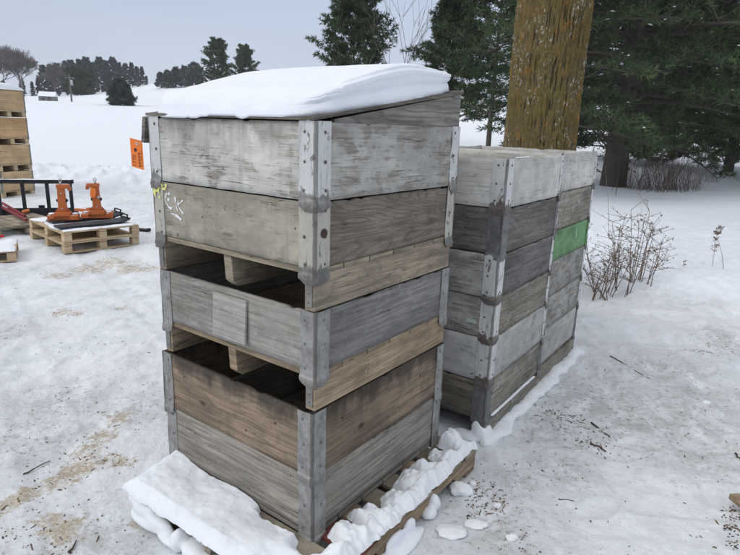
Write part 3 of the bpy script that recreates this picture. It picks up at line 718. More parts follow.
# frame for pallet snow: origin at near corner of the crates, x towards right, y back
NL = (N1[0], N1[1], 0)
def zt_left(X, Y):
    sh = X.shape; n1 = fbm(P2(X, Y, 4.5, 2), 61, 4).reshape(sh); n2 = fbm(P2(X, Y, 16, 2), 62, 3).reshape(sh)
    e = np.minimum(np.minimum((Y + .284 + .030 * n1 + .010 * n2) / .048, 1), (X + .890 + .06 * n1 + .01 * n2) / .050); e = np.clip(e, 0, 1) ** .5
    z = .120 + e * (.046 + .030 * n1 + .005 * n2 - .020 * sstep(-.16, -.02, Y))
    # pile against the crate at its far corner, lower near the middle, ragged end near the corner
    z += .010 * np.exp(-((X + .90) / .08) ** 2) * sstep(-.20, -.04, Y) * e
    z += .006 * sstep(-.26, -.03, Y) * sstep(-.30, -.55, X)
    z -= .05 * sstep(-.045, -.01, Y + .03 * n2) * sstep(-.32, -.28, X)
    z -= .10 * sstep(-.06, .04, X + .06 * n1) * sstep(-.13, -.03, Y)
    return z
sl = heightfield('snow_sheet', -.915, .20, -.30, -.002, 240, 90, zt_left, lambda X, Y: np.full(X.shape, .1185), SNOW, NL, -YAW1)
tag(sl, 'smooth sheet of snow on the front left edge of the near pallet', 'snow')
def zt_right(X, Y):
    sh = X.shape; n1 = fbm(P2(X, Y, 6.5, 7), 71, 4).reshape(sh); n2 = fbm(P2(X, Y, 20, 7), 72, 3).reshape(sh)
    outer = sstep(.0, .11, X)
    gaps = np.zeros(sh)
    for k in range(9):
        yy = -.26 + .06 + k * (PY - .12) / 8 + .075; gaps = np.maximum(gaps, np.exp(-((Y - yy) / .022) ** 2))
    t_ = -.016 + .046 * outer + .110 * n1 + .012 * n2 - gaps * (.12 * (1 - sstep(.09, .17, X + .04 * n1)))
    t_ -= .06 * sstep(.05, .0, X)
    e = np.clip(np.minimum((.192 + .060 * n1 - X) / .055, (1.075 - Y) / .04), 0, 1) ** .5
    t_ = t_ + .05 * sstep(.80, 1.0, Y) * sstep(-.0, .05, X) + .02 * np.exp(-((Y - .20) / .09) ** 2)
    return .1185 + np.where(t_ > 0, t_ * e, t_)
sr = heightfield('snow_clumps', .003, .212, -.27, 1.08, 80, 330, zt_right, lambda X, Y: np.full(X.shape, .1185), SNOWP, NL, -YAW1)
tag(sr, 'lumpy melting snow lying over the right edge of the near pallet', 'snow')
def w_of(x, y, z=0): p = N1 - DL1 * x + DR1 * y; return (p[0], p[1], z)
def snow_lump(name, label, lst, seed, voxel=.008, mat=None, cat='snow', group=None, amp=.17, yaw=None):
    yaw = YAW1 if yaw is None else yaw
    c = np.mean([q[0] for q in lst], 0); c[2] = 0; cy_, sy_ = math.cos(yaw), math.sin(yaw)
    def loc_(p): d = np.array(p) - c; return np.array([d[0] * cy_ - d[1] * sy_, d[0] * sy_ + d[1] * cy_, d[2]])
    me = blobs([(loc_(q[0]), q[1]) for q in lst], seed, amp=amp, name=name)
    o = link(name, me, mat or SNOWP, None, tuple(c), (0, 0, -yaw)); remesh(o, voxel); tag(o, label, cat, group); return o
snow_lump('snow_clump', 'rounded snow hanging below the far left corner of the near pallet', [(w_of(-.84, -.250, .078), (.07, .035, .035)), (w_of(-.77, -.265, .062), (.09, .035, .048)), (w_of(-.67, -.27, .040), (.11, .035, .040)), (w_of(-.56, -.275, .018), (.09, .04, .025)), (w_of(-.885, -.20, .06), (.018, .05, .05)), (w_of(-.74, -.275, .02), (.12, .035, .03))], 3, amp=.16)
snow_lump('snow_clump', 'snow packed into the opening at the front of the near pallet', [(w_of(-.50, -.27, .04), (.035, .05, .055)), (w_of(-.42, -.25, .03), (.06, .06, .035)), (w_of(-.34, -.27, .025), (.06, .06, .03)), (w_of(-.15, -.27, .02), (.09, .06, .03))], 4)
snow_lump('snow_clump', 'snow stuck against the right side of the near pallet', [(w_of(.204, .30, .035), (.020, .07, .040)), (w_of(.206, .41, .042), (.018, .045, .040)), (w_of(.225, .34, .004), (.05, .15, .018)), (w_of(.22, .14, .010), (.04, .13, .022))], 5, amp=.16)
snow_lump('snow_clump', 'round lump of snow beside the right side of the near pallet', [(tuple(bp(432, 510) + np.array([0, 0, .045])), (.04, .035, .045)), (tuple(bp(428, 516) + np.array([0, 0, .02])), (.04, .04, .03))], 6)

# ------------------------------------------------------------------ second stack: two columns of six
def crate2(*a, **k): return crate(*a, **k)
whiteA = wood('white_painted_board', (.26, .255, .24), (.40, .395, .38), (.68, .68, .67), .74, .3, .12, .15, seed=60)
dkgrey = wood('dark_grey_board', (.082, .081, .080), (.155, .154, .156), (.22, .22, .22), .15, .8, .3, .0, seed=61)
mot = wood('mottled_grey_board', (.16, .16, .155), (.27, .268, .26), (.48, .48, .47), .48, .4, .35, .1, seed=62)
mot2 = wood('brown_grey_board', (.15, .145, .13), (.26, .25, .23), (.40, .39, .37), .36, .9, .3, .0, seed=63)
ltg = wood('whitewashed_board', (.21, .21, .205), (.32, .32, .315), (.56, .565, .57), .64, .4, .2, .0, seed=64)
brn = wood('dark_brown_grey_board', (.085, .078, .07), (.15, .14, .125), (.22, .21, .2), .15, .5, .3, .0, seed=65)
green = wood('green_painted_board', (.08, .10, .06), (.14, .17, .11), (.21, .42, .21), .66, .3, .25, .1, seed=66)
MG = GALV2; dkg2 = wood('mid_dark_grey_board', (.075, .075, .076), (.14, .142, .146), (.25, .25, .25), .2, .8, .3, .0, seed=67)
W2n, W2r, L2 = .913, .845, .97
Cn = N2 + DL2 * L2 / 2 + DR2 * W2n / 2
Cr = N2 + DL2 * (L2 / 2 + .012) + DR2 * (W2n + .012 + W2r / 2)
GN, GR = 'crates in the front column of the second stack', 'crates in the rear column of the second stack'
lvN = [1.610, 1.352, 1.102, .856, .621, .358, .122]
specN = [('open empty crate in white flaking paint, topping the front column of the second stack', whiteA, whiteA, MWHITE2, RIVET),
         ('very dark grey crate directly below the open white one in the second stack', dkgrey, dkgrey, MG, RIVETL),
         ('grey crate with rusty white corner plate, third down in the front column', mot, dkg2, MWHITE2, RIVET),
         ('mottled grey crate with small pale sticker on it, in the second stack', mot, mot2, MWHITE2, RIVET),
         ('whitewashed crate second from the bottom in the front column of the second stack', ltg, ltg, MWHITE2, RIVETL),
         ('dark brown-grey crate at the bottom of the front column of the second stack', brn, mot2, MG, RIVETL)]
cn = []
for k, (lb, a, b, m_, rv) in enumerate(specN):
    cn.append(crate(lb, 'crate', Cn + DR2 * (.003 * math.sin(k * 2.3)), YAW2 + .002 * math.sin(k * 3.1), L2 - .003 * (k % 2), W2n - .003 * (k % 2), lvN[k + 1], lvN[k] - lvN[k + 1] - .003, a, b, m_, rv, 31 + 7 * k, floor=False, group=GN, mskid=mot2, bw=.080, bw2=.045))
lvR = [1.624, 1.372, 1.114, .902, .648, .405, .144]
specR = [('white crate on top of the rear column of the second stack', whiteA, whiteA, MWHITE2, RIVET),
         ('bare brownish grey crate above the green one', mot2, mot2, MWHITE2, RIVET),
         ('shallow green painted crate in the rear column of the second stack', green, green, metal('green_steel', (.2, .22, .2), (.12, .27, .11), .8, .2, 9), RIVET),
         ('dark grey crate just below the green one in the second stack', dkgrey, mot, MWHITE2, RIVET),
         ('mid grey crate second from the bottom in the rear column of the second stack', mot, mot, MWHITE2, RIVET),
         ('whitewashed crate at the bottom of the rear column of the second stack', ltg, ltg, MG, RIVETL)]
cr = []
for k, (lb, a, b, m_, rv) in enumerate(specR):
    cr.append(crate(lb, 'crate', Cr + DR2 * (.003 * math.sin(k * 1.7)), YAW2 - .002 * math.sin(k * 2.1), L2 - .003 * (k % 2), W2r - .003 * (k % 2), lvR[k + 1], lvR[k] - lvR[k + 1] - .003, a, b, m_, rv, 91 + 7 * k, floor=False, group=GR, mskid=mot2, bw=.030, bw2=.045))
strokes('white_mark', [[(.0, .05), (-.012, .02), (.002, -.01), (.012, -.02)]], .005, SPW, cr[2], (L2 / 2 + .004, .10, .12)).rotation_euler = (0, 0, R(90))
MB().box((0, 0, 0), (.062, .0012, .024)).build('sticker', plain('pale_sticker', (.42, .50, .44), .5, var=.1), cn[3], (.355, -W2n / 2 - .0035, .085), (0, R(3), 0))
# floors of the open top crates show from above
for c_, W_ in ((cn[0], W2n), (cr[0], W2r)):
    for k in range(6):
        MB().box((0, -W_ / 2 + .02 + (W_ - .04) * (k + .5) / 6, .008), (L2 - .045, (W_ - .04) / 6 - .004, .014)).build('floor_board', mot2, c_)
# pallets under both columns
def skid_pallet(label, c, W_, top):
    t = thing('skid_base', label, 'pallet', (c[0], c[1], 0), -YAW2)
    for xx in (-L2 / 2 + .03, 0, L2 / 2 - .012): MB().box((xx, 0, top / 2 - .004), (.04, W_ + .0, top - .022)).build('stringer', brn if xx < .3 else mot2, t, bevel=.003)
    for k in range(6): MB().box((-.01, -W_ / 2 + (k + .5) * W_ / 6, top - .0085), (L2 - .01, W_ / 6 - .03, .014)).build('deck_board', brn, t, bevel=.002)
    return t
skid_pallet('low weathered skid base with snow along it, under the front column of the second stack', Cn, W2n - .01, .120)
skid_pallet('low dark skid base under the rear column of the second stack', Cr, W2r - .01, .142)
def w2(x, y, z=0): p = N2 - DL2 * x + DR2 * y; return (p[0], p[1], z)
rs_ = random.Random(8)
snow_lump('snow_ridge', 'thin ridge of snow banked along the foot of the second stack', [(w2(.030 + .010 * math.sin(i * .7), .02 + i * .05, .004), (.034 + .034 * rs_.random(), .085, .020 + .016 * rs_.random())) for i in range(36)], 11, .007, amp=.2)
snow_lump('snow_ledge', 'narrow line of snow caught on the bottom board of the second stack', [(w2(.006, .12 + i * .025, .121 + .003 * rs_.random()), (.010, .038, .006 + .003 * rs_.random())) for i in range(27)], 12, .003, amp=.1)
snow_lump('snow_clump', 'snow plastered on the front bottom corner of the second stack', [(w2(-.02, -.012, .03), (.05, .03, .06)), (w2(-.04, -.008, .075), (.03, .016, .04)), (w2(.012, .03, .03), (.022, .06, .05)), (w2(-.10, -.03, .01), (.09, .05, .03))], 13)
snow_lump('snow_strip', 'thin strip of snow on the rim of the white open crate', [(w2(-.01, .15 + i * .05, 1.612), (.006, .03, .004)) for i in range(4)], 14, .003, amp=.1)

# ------------------------------------------------------------------ loose chunks, sticks, chips on the ground
for k, (px, py, sx_, sy_, sz_, lb) in enumerate(((461, 491, .060, .052, .030, 'dirty pale snow block right of the near pallet corner'), (477, 526, .055, .035, .012, 'flat snow slab on the ground below the other blocks'),
        (497, 506, .020, .018, .014, 'small round snow clod between the slab and the second stack'), (473, 484, .02, .02, .012, 'small clod touching the dirty snow block'), (452, 533, .075, .05, .014, 'broad flattish crusted slab near the lower edge'), (512, 537, .03, .02, .016, 'little snow clod at the bottom edge right of the slabs'), (706, 404, .03, .022, .016, 'lone pale clod out on the right of the yard'))):
    g = bp(px, py); o = link('snow_chunk', blobs([((0, 0, sz_ * .5), (sx_, sy_, sz_))], 30 + k, amp=.45, freq=1.6), SNOWC, None, (g[0], g[1], gz(g[0], g[1]))); remesh(o, .006 if sx_ < .1 else .01)
    tag(o, lb, 'snow chunk', 'loose snow chunks')
BARK = plain('dark_twig_bark', (.07, .05, .035), .9, var=.4)
def stick(p0, p1, r, label, seed):
    a, b = bp(*p0), bp(*p1); a[2] = gz(a[0], a[1]) + r; b[2] = gz(b[0], b[1]) + r; rg = random.Random(seed)
    c = (a + b) / 2; pts = []
    for i in range(7):
        t = i / 6; q = a * (1 - t) + b * t - c; q = q + np.array([rg.uniform(-1, 1), rg.uniform(-1, 1), .3]) * r * 1.2; pts.append(tuple(q))
    o = MB().tube(pts, [r * (1 - .5 * i / 6) for i in range(7)], 6).build('twig', BARK, None, tuple(c)); tag(o, label, 'twig', 'twigs on the packed snow')
stick((24, 477), (50, 460), .004, 'long thin twig on the snow left of the near pallet', 1)
stick((69, 555), (77, 541), .005, 'short dark twig at the bottom left edge', 2)
stick((592, 421), (609, 438), .006, 'dark twig on the grey ground right of the second stack', 3)
stick((590, 445), (606, 451), .007, 'crooked twig below the dark twig on the right', 4)
stick((735, 455), (740, 462), .006, 'twig end at the right edge of the yard', 5)
stick((558, 500), (574, 501), .003, 'fine straw lying alone on clean snow at bottom centre', 6)
stick((610, 357), (650, 378), .004, 'long fine stem on the snow right of the stacks', 7)
def debris():
    rg = np.random.RandomState(5); V = []; F = []
    spots = []
    for X, Y, q in DRT: spots += [(X, Y, q * .5, 10)]
    for X, Y, q in TAN: spots += [(X, Y, q * .8, 7)]
    for px, py, n, q in ((545, 412, 60, .09), (565, 418, 60, .07), (590, 445, 36, .06), (600, 432, 30, .06), (700, 350, 60, .06), (620, 450, 20, .1), (650, 385, 10, .25), (720, 345, 40, .12), (735, 352, 25, .1), (65, 268, 12, .10), (68, 275, 10, .10), (30, 365, 10, .2), (100, 345, 14, .10), (92, 348, 8, .12), (480, 492, 50, .07), (490, 500, 40, .07), (470, 505, 20, .06), (735, 510, 40, .04), (736, 530, 50, .03), (737, 548, 30, .03), (10, 425, 14, .12), (20, 430, 14, .1), (520, 545, 16, .06), (600, 540, 8, .2), (690, 530, 8, .15), (660, 500, 6, .2), (50, 275, 10, .3), (20, 300, 12, .4), (140, 350, 10, .15), (110, 395, 6, .2)):
        g = bp(px, py); spots.append((g[0], g[1], q, n))
    for _ in range(60):
        spots.append((rg.uniform(-4.5, 3.5), rg.uniform(1.6, 7), .5, 2))
    for X, Y, q, n in spots:
        for _ in range(n):
            x, y = X + rg.randn() * q, Y + rg.randn() * q
            if y < 1.2 or np.hypot(x, y) > 11: continue
            l = .0022 + .008 * rg.rand() ** 2.2 + (rg.rand() < .05) * .016; w = rg.uniform(.0012, .0045); a = rg.uniform(0, np.pi); h = rg.uniform(.0015, .005)
            u = np.array([math.cos(a), math.sin(a), rg.uniform(-.15, .25)]); v = np.array([-math.sin(a), math.cos(a), rg.uniform(-.2, .2)])
            V.append((x, y, l, w, h, u, v))
    xs = np.array([q[0] for q in V]); ys = np.array([q[1] for q in V]); zs = ground_h(xs, ys); VV = []
    for (x, y, l, w, h, u, v), z in zip(V, zs):
        c = np.array([x, y, z + h * .5]); o = len(VV); up = np.array([0, 0, h])
        k1, k2 = rg.uniform(.4, 1), rg.uniform(.3, 1)
        VV += [c - u * l - v * w * k1, c + u * l * k2 - v * w, c + u * l + v * w * k2, c - u * l * k1 + v * w, c + up * 1.0]
        F += [[o, o + 1, o + 4], [o + 1, o + 2, o + 4], [o + 2, o + 3, o + 4], [o + 3, o, o + 4]]
    me = npmesh('bark_debris', np.array(VV), np.array(F))
    t = NT('bark_chips'); co = t.coord('Object', False); n = t.noise(co, 23, 3)
    m = t.done(t.mix(t.step(n, .35, .7), (.035, .025, .018), (.20, .14, .085)), .9)
    tag(link('bark_debris', me, m), 'dark bark chips and wood crumbs strewn over the packed snow', 'debris', kind='stuff')
debris()
# board standing at the right edge
g = bp(738, 500); pw_ = thing('wooden_board', 'pale brown board end at the far right bottom edge', 'board', (g[0] + .030, g[1] - .24, 0), R(8))
MB().box((0, 0, .02), (.09, .5, .03)).build('board', wsk2, pw_, bevel=.003)
MB().dome((0, 0, 0), .017, .004, (1, 0, 0), 14).build('rusty_washer', metal('deep_rust', (.07, .04, .03), rust=.8, seed=44), c2, ((CL - .004) / 2 + .0055, -CW / 2 + .045, .150))
#PART2
# ------------------------------------------------------------------ left side: new crates, steel frame, pallets, orange stands
new_a = wood('new_plywood_tan', (.44, .33, .21), (.56, .43, .28), None, 0, .25, .10, 0, seed=70, gain=1.12, fib=.4, speck=.2, crack=.3)
new_b = wood('new_plywood_orange', (.46, .31, .17), (.56, .40, .24), None, 0, .25, .10, 0, seed=71, gain=1.12, fib=.4, speck=.2, crack=.3)
newp = wood('new_pallet_pine', (.40, .32, .22), (.56, .46, .33), None, 0, .35, .12, 0, seed=72, gain=1.12, fib=.5, speck=.3, crack=.4)
STEELB = metal('black_painted_steel', (.018, .020, .024), rust=.08, seed=20, met=.2)
STEELD = metal('dark_grey_steel', (.05, .055, .06), rust=.1, seed=21, met=.4)
OR = plain('orange_enamel', (.47, .12, .022), .5, var=.2, sc=14, bump=.1, spec=.5)
ZINC = plain('zinc_bolt', (.45, .46, .48), .35, .7)
YAW3 = math.atan2(.25, .75); D3L, D3R = frame(YAW3)
P3 = np.array([-7.84, 12.12]); W3, L3 = .80, 1.1
z_ = 0.0
tl = ['lowest tan crate, mostly hidden by the black steel frame', 'second tan crate from the ground in the far left stack', 'orange-tan crate second from the top in the far left stack', 'topmost tan crate under the snow in the far left stack']
for k in range(4):
    h3, s3 = .435, .120
    z0 = z_ + s3; c3_ = P3 + D3L * L3 / 2 + D3R * W3 / 2
    tc_ = crate(tl[k], 'crate', c3_, YAW3, L3, W3, z0, h3, new_b if k == 2 else new_a, new_b if k == 2 else new_a, GALV, RIVETL, 150 + k * 9, floor=True, skid=s3 - .004, mskid=newp, skid_axis='x', group='tan crates in the far left stack', foot=.004, zr=3, bw=.03, name='tan_crate')
    pr = MB(); rg_ = random.Random(k)
    for (a, b, zz, t_) in ((-.26, .02, .30, .006), (-.32, .30, .335, .003), (-.30, .34, .17, .003), (-.22, -.02, .265, .004)):
        x = a
        while x < b:
            w_ = rg_.uniform(.012, .05); pr.box((L3 / 2 + .0008, x, zz), (.001, w_, t_)); x += w_ + rg_.uniform(.006, .02)
    pr.box((L3 / 2 + .0008, -.31, .30), (.001, .025, .02))
    pr.build('printing', BLK, tc_)
    z_ = z0 + h3 + .003
def zt3(X, Y):
    sh = X.shape; n = fbm(P2(X, Y, 3, 3), 81, 3).reshape(sh)
    e = np.clip(np.minimum(np.minimum((L3 / 2 + .015 - abs(X)) / .14, (W3 / 2 + .015 - Y) / .30), (W3 / 2 + .015 + Y) / .12), 0, 1)
    return (.015 + (.12 + .02 * n) * (1 - (1 - e) ** 2)) * (e > 0)
s3_ = heightfield('snow_pile', -L3 / 2 - .015, L3 / 2 + .015, -W3 / 2 - .015, W3 / 2 + .015, 50, 40, zt3, lambda X, Y: np.full(X.shape, .0), SNOW, (c3_[0], c3_[1], z_ + .001), -YAW3)
tag(s3_, 'snow lying on top of the far left stack of tan crates', 'snow')

def block_pallet(label, c, rz, z0, L, W, mat, group, h=.142):
    """L along local x (three blocks), W along local y"""
    t = thing('wooden_pallet', label, 'pallet', (c[0], c[1], z0), rz, group)
    nb = 7
    for k in range(nb): MB().box((0, -W / 2 + W / nb * (k + .5), h - .010), (L, W / nb - .02, .018)).build('deck_board', mat, t, bevel=.002)
    for x in (-1, 0, 1):
        MB().box((x * (L / 2 - .05), 0, h - .029), (.095, W, .018)).build('cross_board', mat, t, bevel=.002)
        for y in (-1, 0, 1): MB().box((x * (L / 2 - .05), y * (W / 2 - .055), .060), (.095, .11, .078)).build('block', mat, t, bevel=.002)
    for y in (-1, 0, 1): MB().box((0, y * (W / 2 - .055), .0105), (L, .10, .019)).build('bottom_board', mat, t, bevel=.002)
    return t
JN = np.array([-3.975, 7.248]); jr = np.array([math.cos(R(47)), math.sin(R(47))]); jl = np.array([-.78, .62])
jr = jr / np.hypot(*jr); jl = np.array([-jr[1], jr[0]])
JW, JL = 1.0, 1.36; jc = JN + jr * JW / 2 + jl * JL / 2; jrz = math.atan2(jr[1], jr[0])
GP = 'new pine pallets stacked on the left'
block_pallet('lower new pine pallet of the pair carrying the orange stands', jc, jrz, .006, JW, JL, newp, GP)
block_pallet('upper new pine pallet of the pair, directly under the orange stands', jc + jr * .01, jrz, .150, JW, JL, newp, GP)
jz = .294
def jw(x, y): return jc + jr * x + jl * y
def snow_patch(nm, label, x0, x1, y0, y1, z, loc, rz, th=.014, seed=5, edge=.06, cover=.0, nx=60, ny=60):
    def zt(X, Y):
        sh = X.shape; n = fbm(P2(X, Y, 4, seed), seed, 4).reshape(sh)
        e = np.clip(np.minimum(np.minimum(X - x0, x1 - X), np.minimum(Y - y0, y1 - Y)) / edge, 0, 1)
        return z + th * (e + n * .9 + cover - .25)
    o = heightfield(nm, x0, x1, y0, y1, nx, ny, zt, lambda X, Y: np.full(X.shape, z + .001), SNOW, loc, rz); tag(o, label, 'snow'); return o
snow_patch('snow_dusting', 'thin snow dusting on the upper pine pallet around the orange stands', -JW / 2, JW / 2, -JL / 2, JL / 2, jz - .0015, (jc[0], jc[1], 0), jrz, .010, 6)
# long dark steel runners the stands sit on
def runner(label, c, rz, l, z):
    t = thing('steel_runner', label, 'steel bar', (c[0], c[1], z), rz, 'dark steel runners under the orange stands')
    MB().prism([(-l / 2, .01), (l / 2 - .16, .01), (l / 2 - .02, .045), (l / 2, .075), (l / 2 - .02, .082), (l / 2 - .05, .062), (l / 2 - .17, .035), (-l / 2, .035)], -.12, .12, 'y').build('plate', STEELD, t, bevel=.003)
    for s in (-1, 1): MB().box((0, s * .118, .018), (l - .3, .012, .03)).build('edge_flange', STEELB, t)
    MB().tube([(l / 2 - .05, -.10, .072), (l / 2 - .04, -.10, .12), (l / 2 - .04, .10, .12), (l / 2 - .05, .10, .072)], .012, 6).build('handle', STEELB, t)
    return t
q1 = jw(-.02, -.40); q2 = jw(.10, .10)
runner('dark steel runner at the front edge of the pallet with its tip turned up', q1 + jr * .02, jrz, .95, jz + .004)
runner('dark steel runner behind the first one, under the right-hand orange stand', q2, jrz, 1.0, jz + .004)
# small orange cards/parts next to them
def orange_stand(label, c, rz, z, flip=1, card=False):
    t = thing('orange_stand', label, 'jack stand', (c[0], c[1], z), rz, 'orange steel stands on the pine pallets')
    MB().box((0, 0, .025), (.40, .10, .05)).build('foot_bar', OR, t, bevel=.004)
    for s in (-1, 1):
        f = MB().box((s * .15, -.06 * s * flip, .052), (.095, .26, .055)); f.build('foot_block', OR, t, bevel=.005)
        MB().dome((s * .15, -.15, .082), .016, .012).build('foot_bolt', ZINC, t)
    MB().box((0, -.02, .085), (.20, .17, .05)).build('base_block', OR, t, bevel=.005)
    MB().prism([(-.056, .10), (.056, .10), (.044, .44), (-.044, .44)], -.044, .044, 'y').build('column', OR, t, bevel=.006)
    for s in (-1, 1): MB().prism([(s * .062, .09), (s * .115, .09), (s * .06, .17)], -.008, .008, 'y').build('gusset', OR, t)
    MB().box((flip * .03, 0, .465), (.165, .105, .055)).build('top_block', OR, t, bevel=.006)
    MB().box((flip * .105, 0, .435), (.04, .08, .05)).build('clamp_jaw', OR, t, bevel=.004)
    eb = MB(); eb.tube([(0, 0, .49), (0, 0, .525)], .014, 8); eb.build('eye_bolt', ZINC, t)
    ring = MB(); ring.tube([(math.cos(a) * .019, 0, .548 + math.sin(a) * .019) for a in np.linspace(0, 2 * math.pi, 13)], .007, 6); ring.build('ring', ZINC, t)
    k = MB()
    for s in (-1, 1): k.dome((s * .05, 0, .27), .028, .026, (s, 0, 0), 10)
    k.build('knob', STEELB, t)
    for zz in (.16, .37):
        MB().dome((0, -.044, zz), .012, .008, (0, -1, 0), 6).build('bolt', ZINC, t)
    for s in (-1, 1): link('snow_bit', blobs([((s * .15, .02, .085), (.04, .06, .012))], 7 + s, amp=.3), SNOW, t)
    if card:
        cd = MB().box((0, 0, 0), (.07, .004, .13)).build('card_tag', ORG, t, (-.03, -.07, .37), (R(-8), R(6), 0))
        MB().dome((.035, -.05, .30), .024, .016, (0, -1, 0), 8).build('lock_pin', ZINC, t)
    return t
def on_pal(px, py, z): return bp(px, py, z)
a1 = on_pal(64, 219, jz + .05); a2 = on_pal(98, 217, jz + .05)
orange_stand('left orange steel stand with silver eye bolt, clamp jaw pointing right', (a1[0], a1[1]), jrz - R(28), jz + .04, 1)
orange_stand('right orange steel stand with an orange card, clamp jaw pointing left', (a2[0], a2[1]), jrz - R(28), jz + .04, -1, True)
a3 = bp(84, 212.5, jz + .03)
t_ = thing('steel_fitting', 'small orange bar lying behind and between the two orange stands', 'fitting', (a3[0], a3[1], jz + .045), jrz - R(60))
MB().box((0, 0, .02), (.30, .05, .04)).build('bar', OR, t_, bevel=.004); MB().box((.10, 0, .05), (.06, .07, .03)).build('lug', OR, t_, bevel=.004)
# older pallet further left with red bars on it
a4 = bp(40, 243); lp_c = np.array([a4[0] - .62, a4[1] + .62])
a4 = np.array([-5.0, 8.42])
block_pallet('weathered pallet with red bars on it, far left behind the pine pair', a4 + np.array([-.55, .38]), R(142), .004, 1.1, 1.0, wsk, 'weathered pallets on the left', .15)
for k, (o1, lb) in enumerate(((0.0, 'dark red steel bar lying on the weathered pallet, nearer one'), (.14, 'dark red steel bar lying on the weathered pallet, farther one'))):
    b0 = bp(2, 207 - k * 4, .2); b1 = bp(27 - k * 2, 222 - k * 4, .17)
    o = MB().box((0, 0, 0), (float(np.hypot(*(b1 - b0)[:2])), .045, .03)).build('steel_bar', plain('dark_red_paint', (.20, .015, .02), .5), None, tuple((b0 + b1) / 2 + np.array([0, 0, .015])), (0, 0, math.atan2(b1[1] - b0[1], b1[0] - b0[0])), bevel=.003)
    tag(o, lb, 'steel bar', 'red bars on the weathered pallet')
a5 = bp(26, 213, .17)
orc = MB().box((0, 0, 0), (.11, .09, .03)).build('orange_bracket', OR, None, (a5[0], a5[1], .20), (R(12), R(-15), R(30)), bevel=.004); tag(orc, 'small loose orange bracket beside the red bars', 'bracket')
# partly visible pallet in the lower left
p5 = np.array([-4.318, 6.781]); d5 = np.array([.87, .493]); l5 = np.array([-.493, .87]); 
block_pallet('pale brown pallet cut off by the left edge, nearest one on the left', p5 - d5 * .5 + l5 * .40, math.atan2(d5[1], d5[0]), .004, 1.0, .8, newp, GP, .135)
snow_patch('snow_dusting', 'snow dusting on the pallet cut off by the left edge', -.5, .5, -.4, .4, .1335, (*(p5 - d5 * .5 + l5 * .40), 0), math.atan2(d5[1], d5[0]), .02, 9, cover=.5)
rb = thing('red_lever', 'short red bars poking in at the left edge above the cut-off pallet', 'tool', tuple(bp(-3, 240, .15)), R(20))
MB().box((0, 0, .05), (.18, .03, .03)).build('arm', plain('red_paint', (.45, .02, .02), .4), rb, bevel=.003); MB().box((-.02, .03, -.02), (.16, .03, .03)).build('arm', plain('red_paint_b', (.45, .02, .02), .4), rb, bevel=.003)
# black fork frame standing behind the pallets
F0 = bp(75, 217.5); F1 = np.array([-7.0, 9.55]); fd = F1 - F0[:2]; fl = np.hypot(*fd)
ff = thing('fork_frame', 'black steel loader frame with upright bars standing behind the pallets on the left', 'steel frame', (F0[0], F0[1], 0), math.atan2(fd[1], fd[0]))
def zat(px, py, P):                  # height above ground at plan point P for image row py
    lo, hi = -1, 4
    r = ray(px, py); s = P[1] / r[1]; return CAM_H + r[2] * s
zt_, zm_, zb_ = zat(73, 180, F0), zat(73, 208, F0), zat(73, 214, F0)
MB().box((fl / 2, 0, zt_ - .03), (fl + .06, .07, .065)).build('top_beam', STEELB, ff, bevel=.004)
MB().box((fl / 2, 0, zm_ - .02), (fl, .06, .05)).build('middle_beam', STEELB, ff, bevel=.004)
MB().box((fl / 2, -.05, .07), (fl + .1, .10, .13)).build('bottom_beam', STEELB, ff, bevel=.004)
for u in (.02, .385, .76, 1.13, 1.5, 1.87):
    if u < fl: MB().box((u, .035, (zt_ + .04) / 2), (.055, .04, zt_ - .06)).build('upright', STEELB, ff, bevel=.003)
MB().box((.52, -.06, zm_ + .0), (.09, .05, .09)).build('hook_plate', STEELB, ff, bevel=.003)
snow_patch('snow_dusting', 'line of snow lying on the top beam of the black steel frame', 0, fl, -.03, .03, zt_ + .002, (F0[0], F0[1], 0), math.atan2(fd[1], fd[0]), .012, 4, .02, .1, 80, 6)
a6 = bp(146, 231.5); o = MB().tube([tuple(bp(139, 231.5) - a6 + np.array([0, 0, .03])), (0, 0, .02), tuple(bp(150, 232) - a6 + np.array([0, 0, .035]))], .028, 8).build('steel_pin', STEELB, None, tuple(a6)); tag(o, 'black steel pin end lying just right of the pine pallets', 'pin')

# ------------------------------------------------------------------ trees
def needle_mat(name, a, b, seed):
    t = NT(name); co = t.coord(seed=seed); n = t.noise(co, 1.1, 4, .6); n2 = t.noise(co, 9, 3)
    c = t.mix(t.step(t.math('ADD', t.math('MULTIPLY', n, .7), t.math('MULTIPLY', n2, .3)), .38, .62), a, b)
    m = t.done(c, .8, spec=.15); return m
NEED = needle_mat('pine_needles', (.034, .054, .030), (.090, .122, .058), 1)
NEEDB = needle_mat('spruce_needles', (.035, .050, .045), (.075, .100, .080), 2)
NEEDF = needle_mat('far_needles_hazed', (.085, .100, .105), (.150, .168, .165), 3)  # paler, greyer needles: distance haze is put into the colour of far trees
BRK = plain('dark_pine_bark', (.085, .072, .062), .95, var=.4, sc=9, bump=.6)
def bark_tubes(segs, n=5):
    V = []; F = []
    for P, r in segs:
        P = np.asarray(P, float); m = len(P); d = np.gradient(P, axis=0); d /= np.linalg.norm(d, axis=1)[:, None] + 1e-9
        u = np.cross(d, [0.3, .1, 1.0]); u /= np.linalg.norm(u, axis=1)[:, None] + 1e-9; w = np.cross(d, u); o = len(V)
        for i in range(m):
            for k in range(n):
                a = 2 * math.pi * k / n; V.append(P[i] + (u[i] * math.cos(a) + w[i] * math.sin(a)) * r[i])
        for i in range(m - 1):
            for k in range(n): F.append([o + i * n + k, o + i * n + (k + 1) % n, o + (i + 1) * n + (k + 1) % n, o + (i + 1) * n + k])
    return np.array(V), np.array(F)
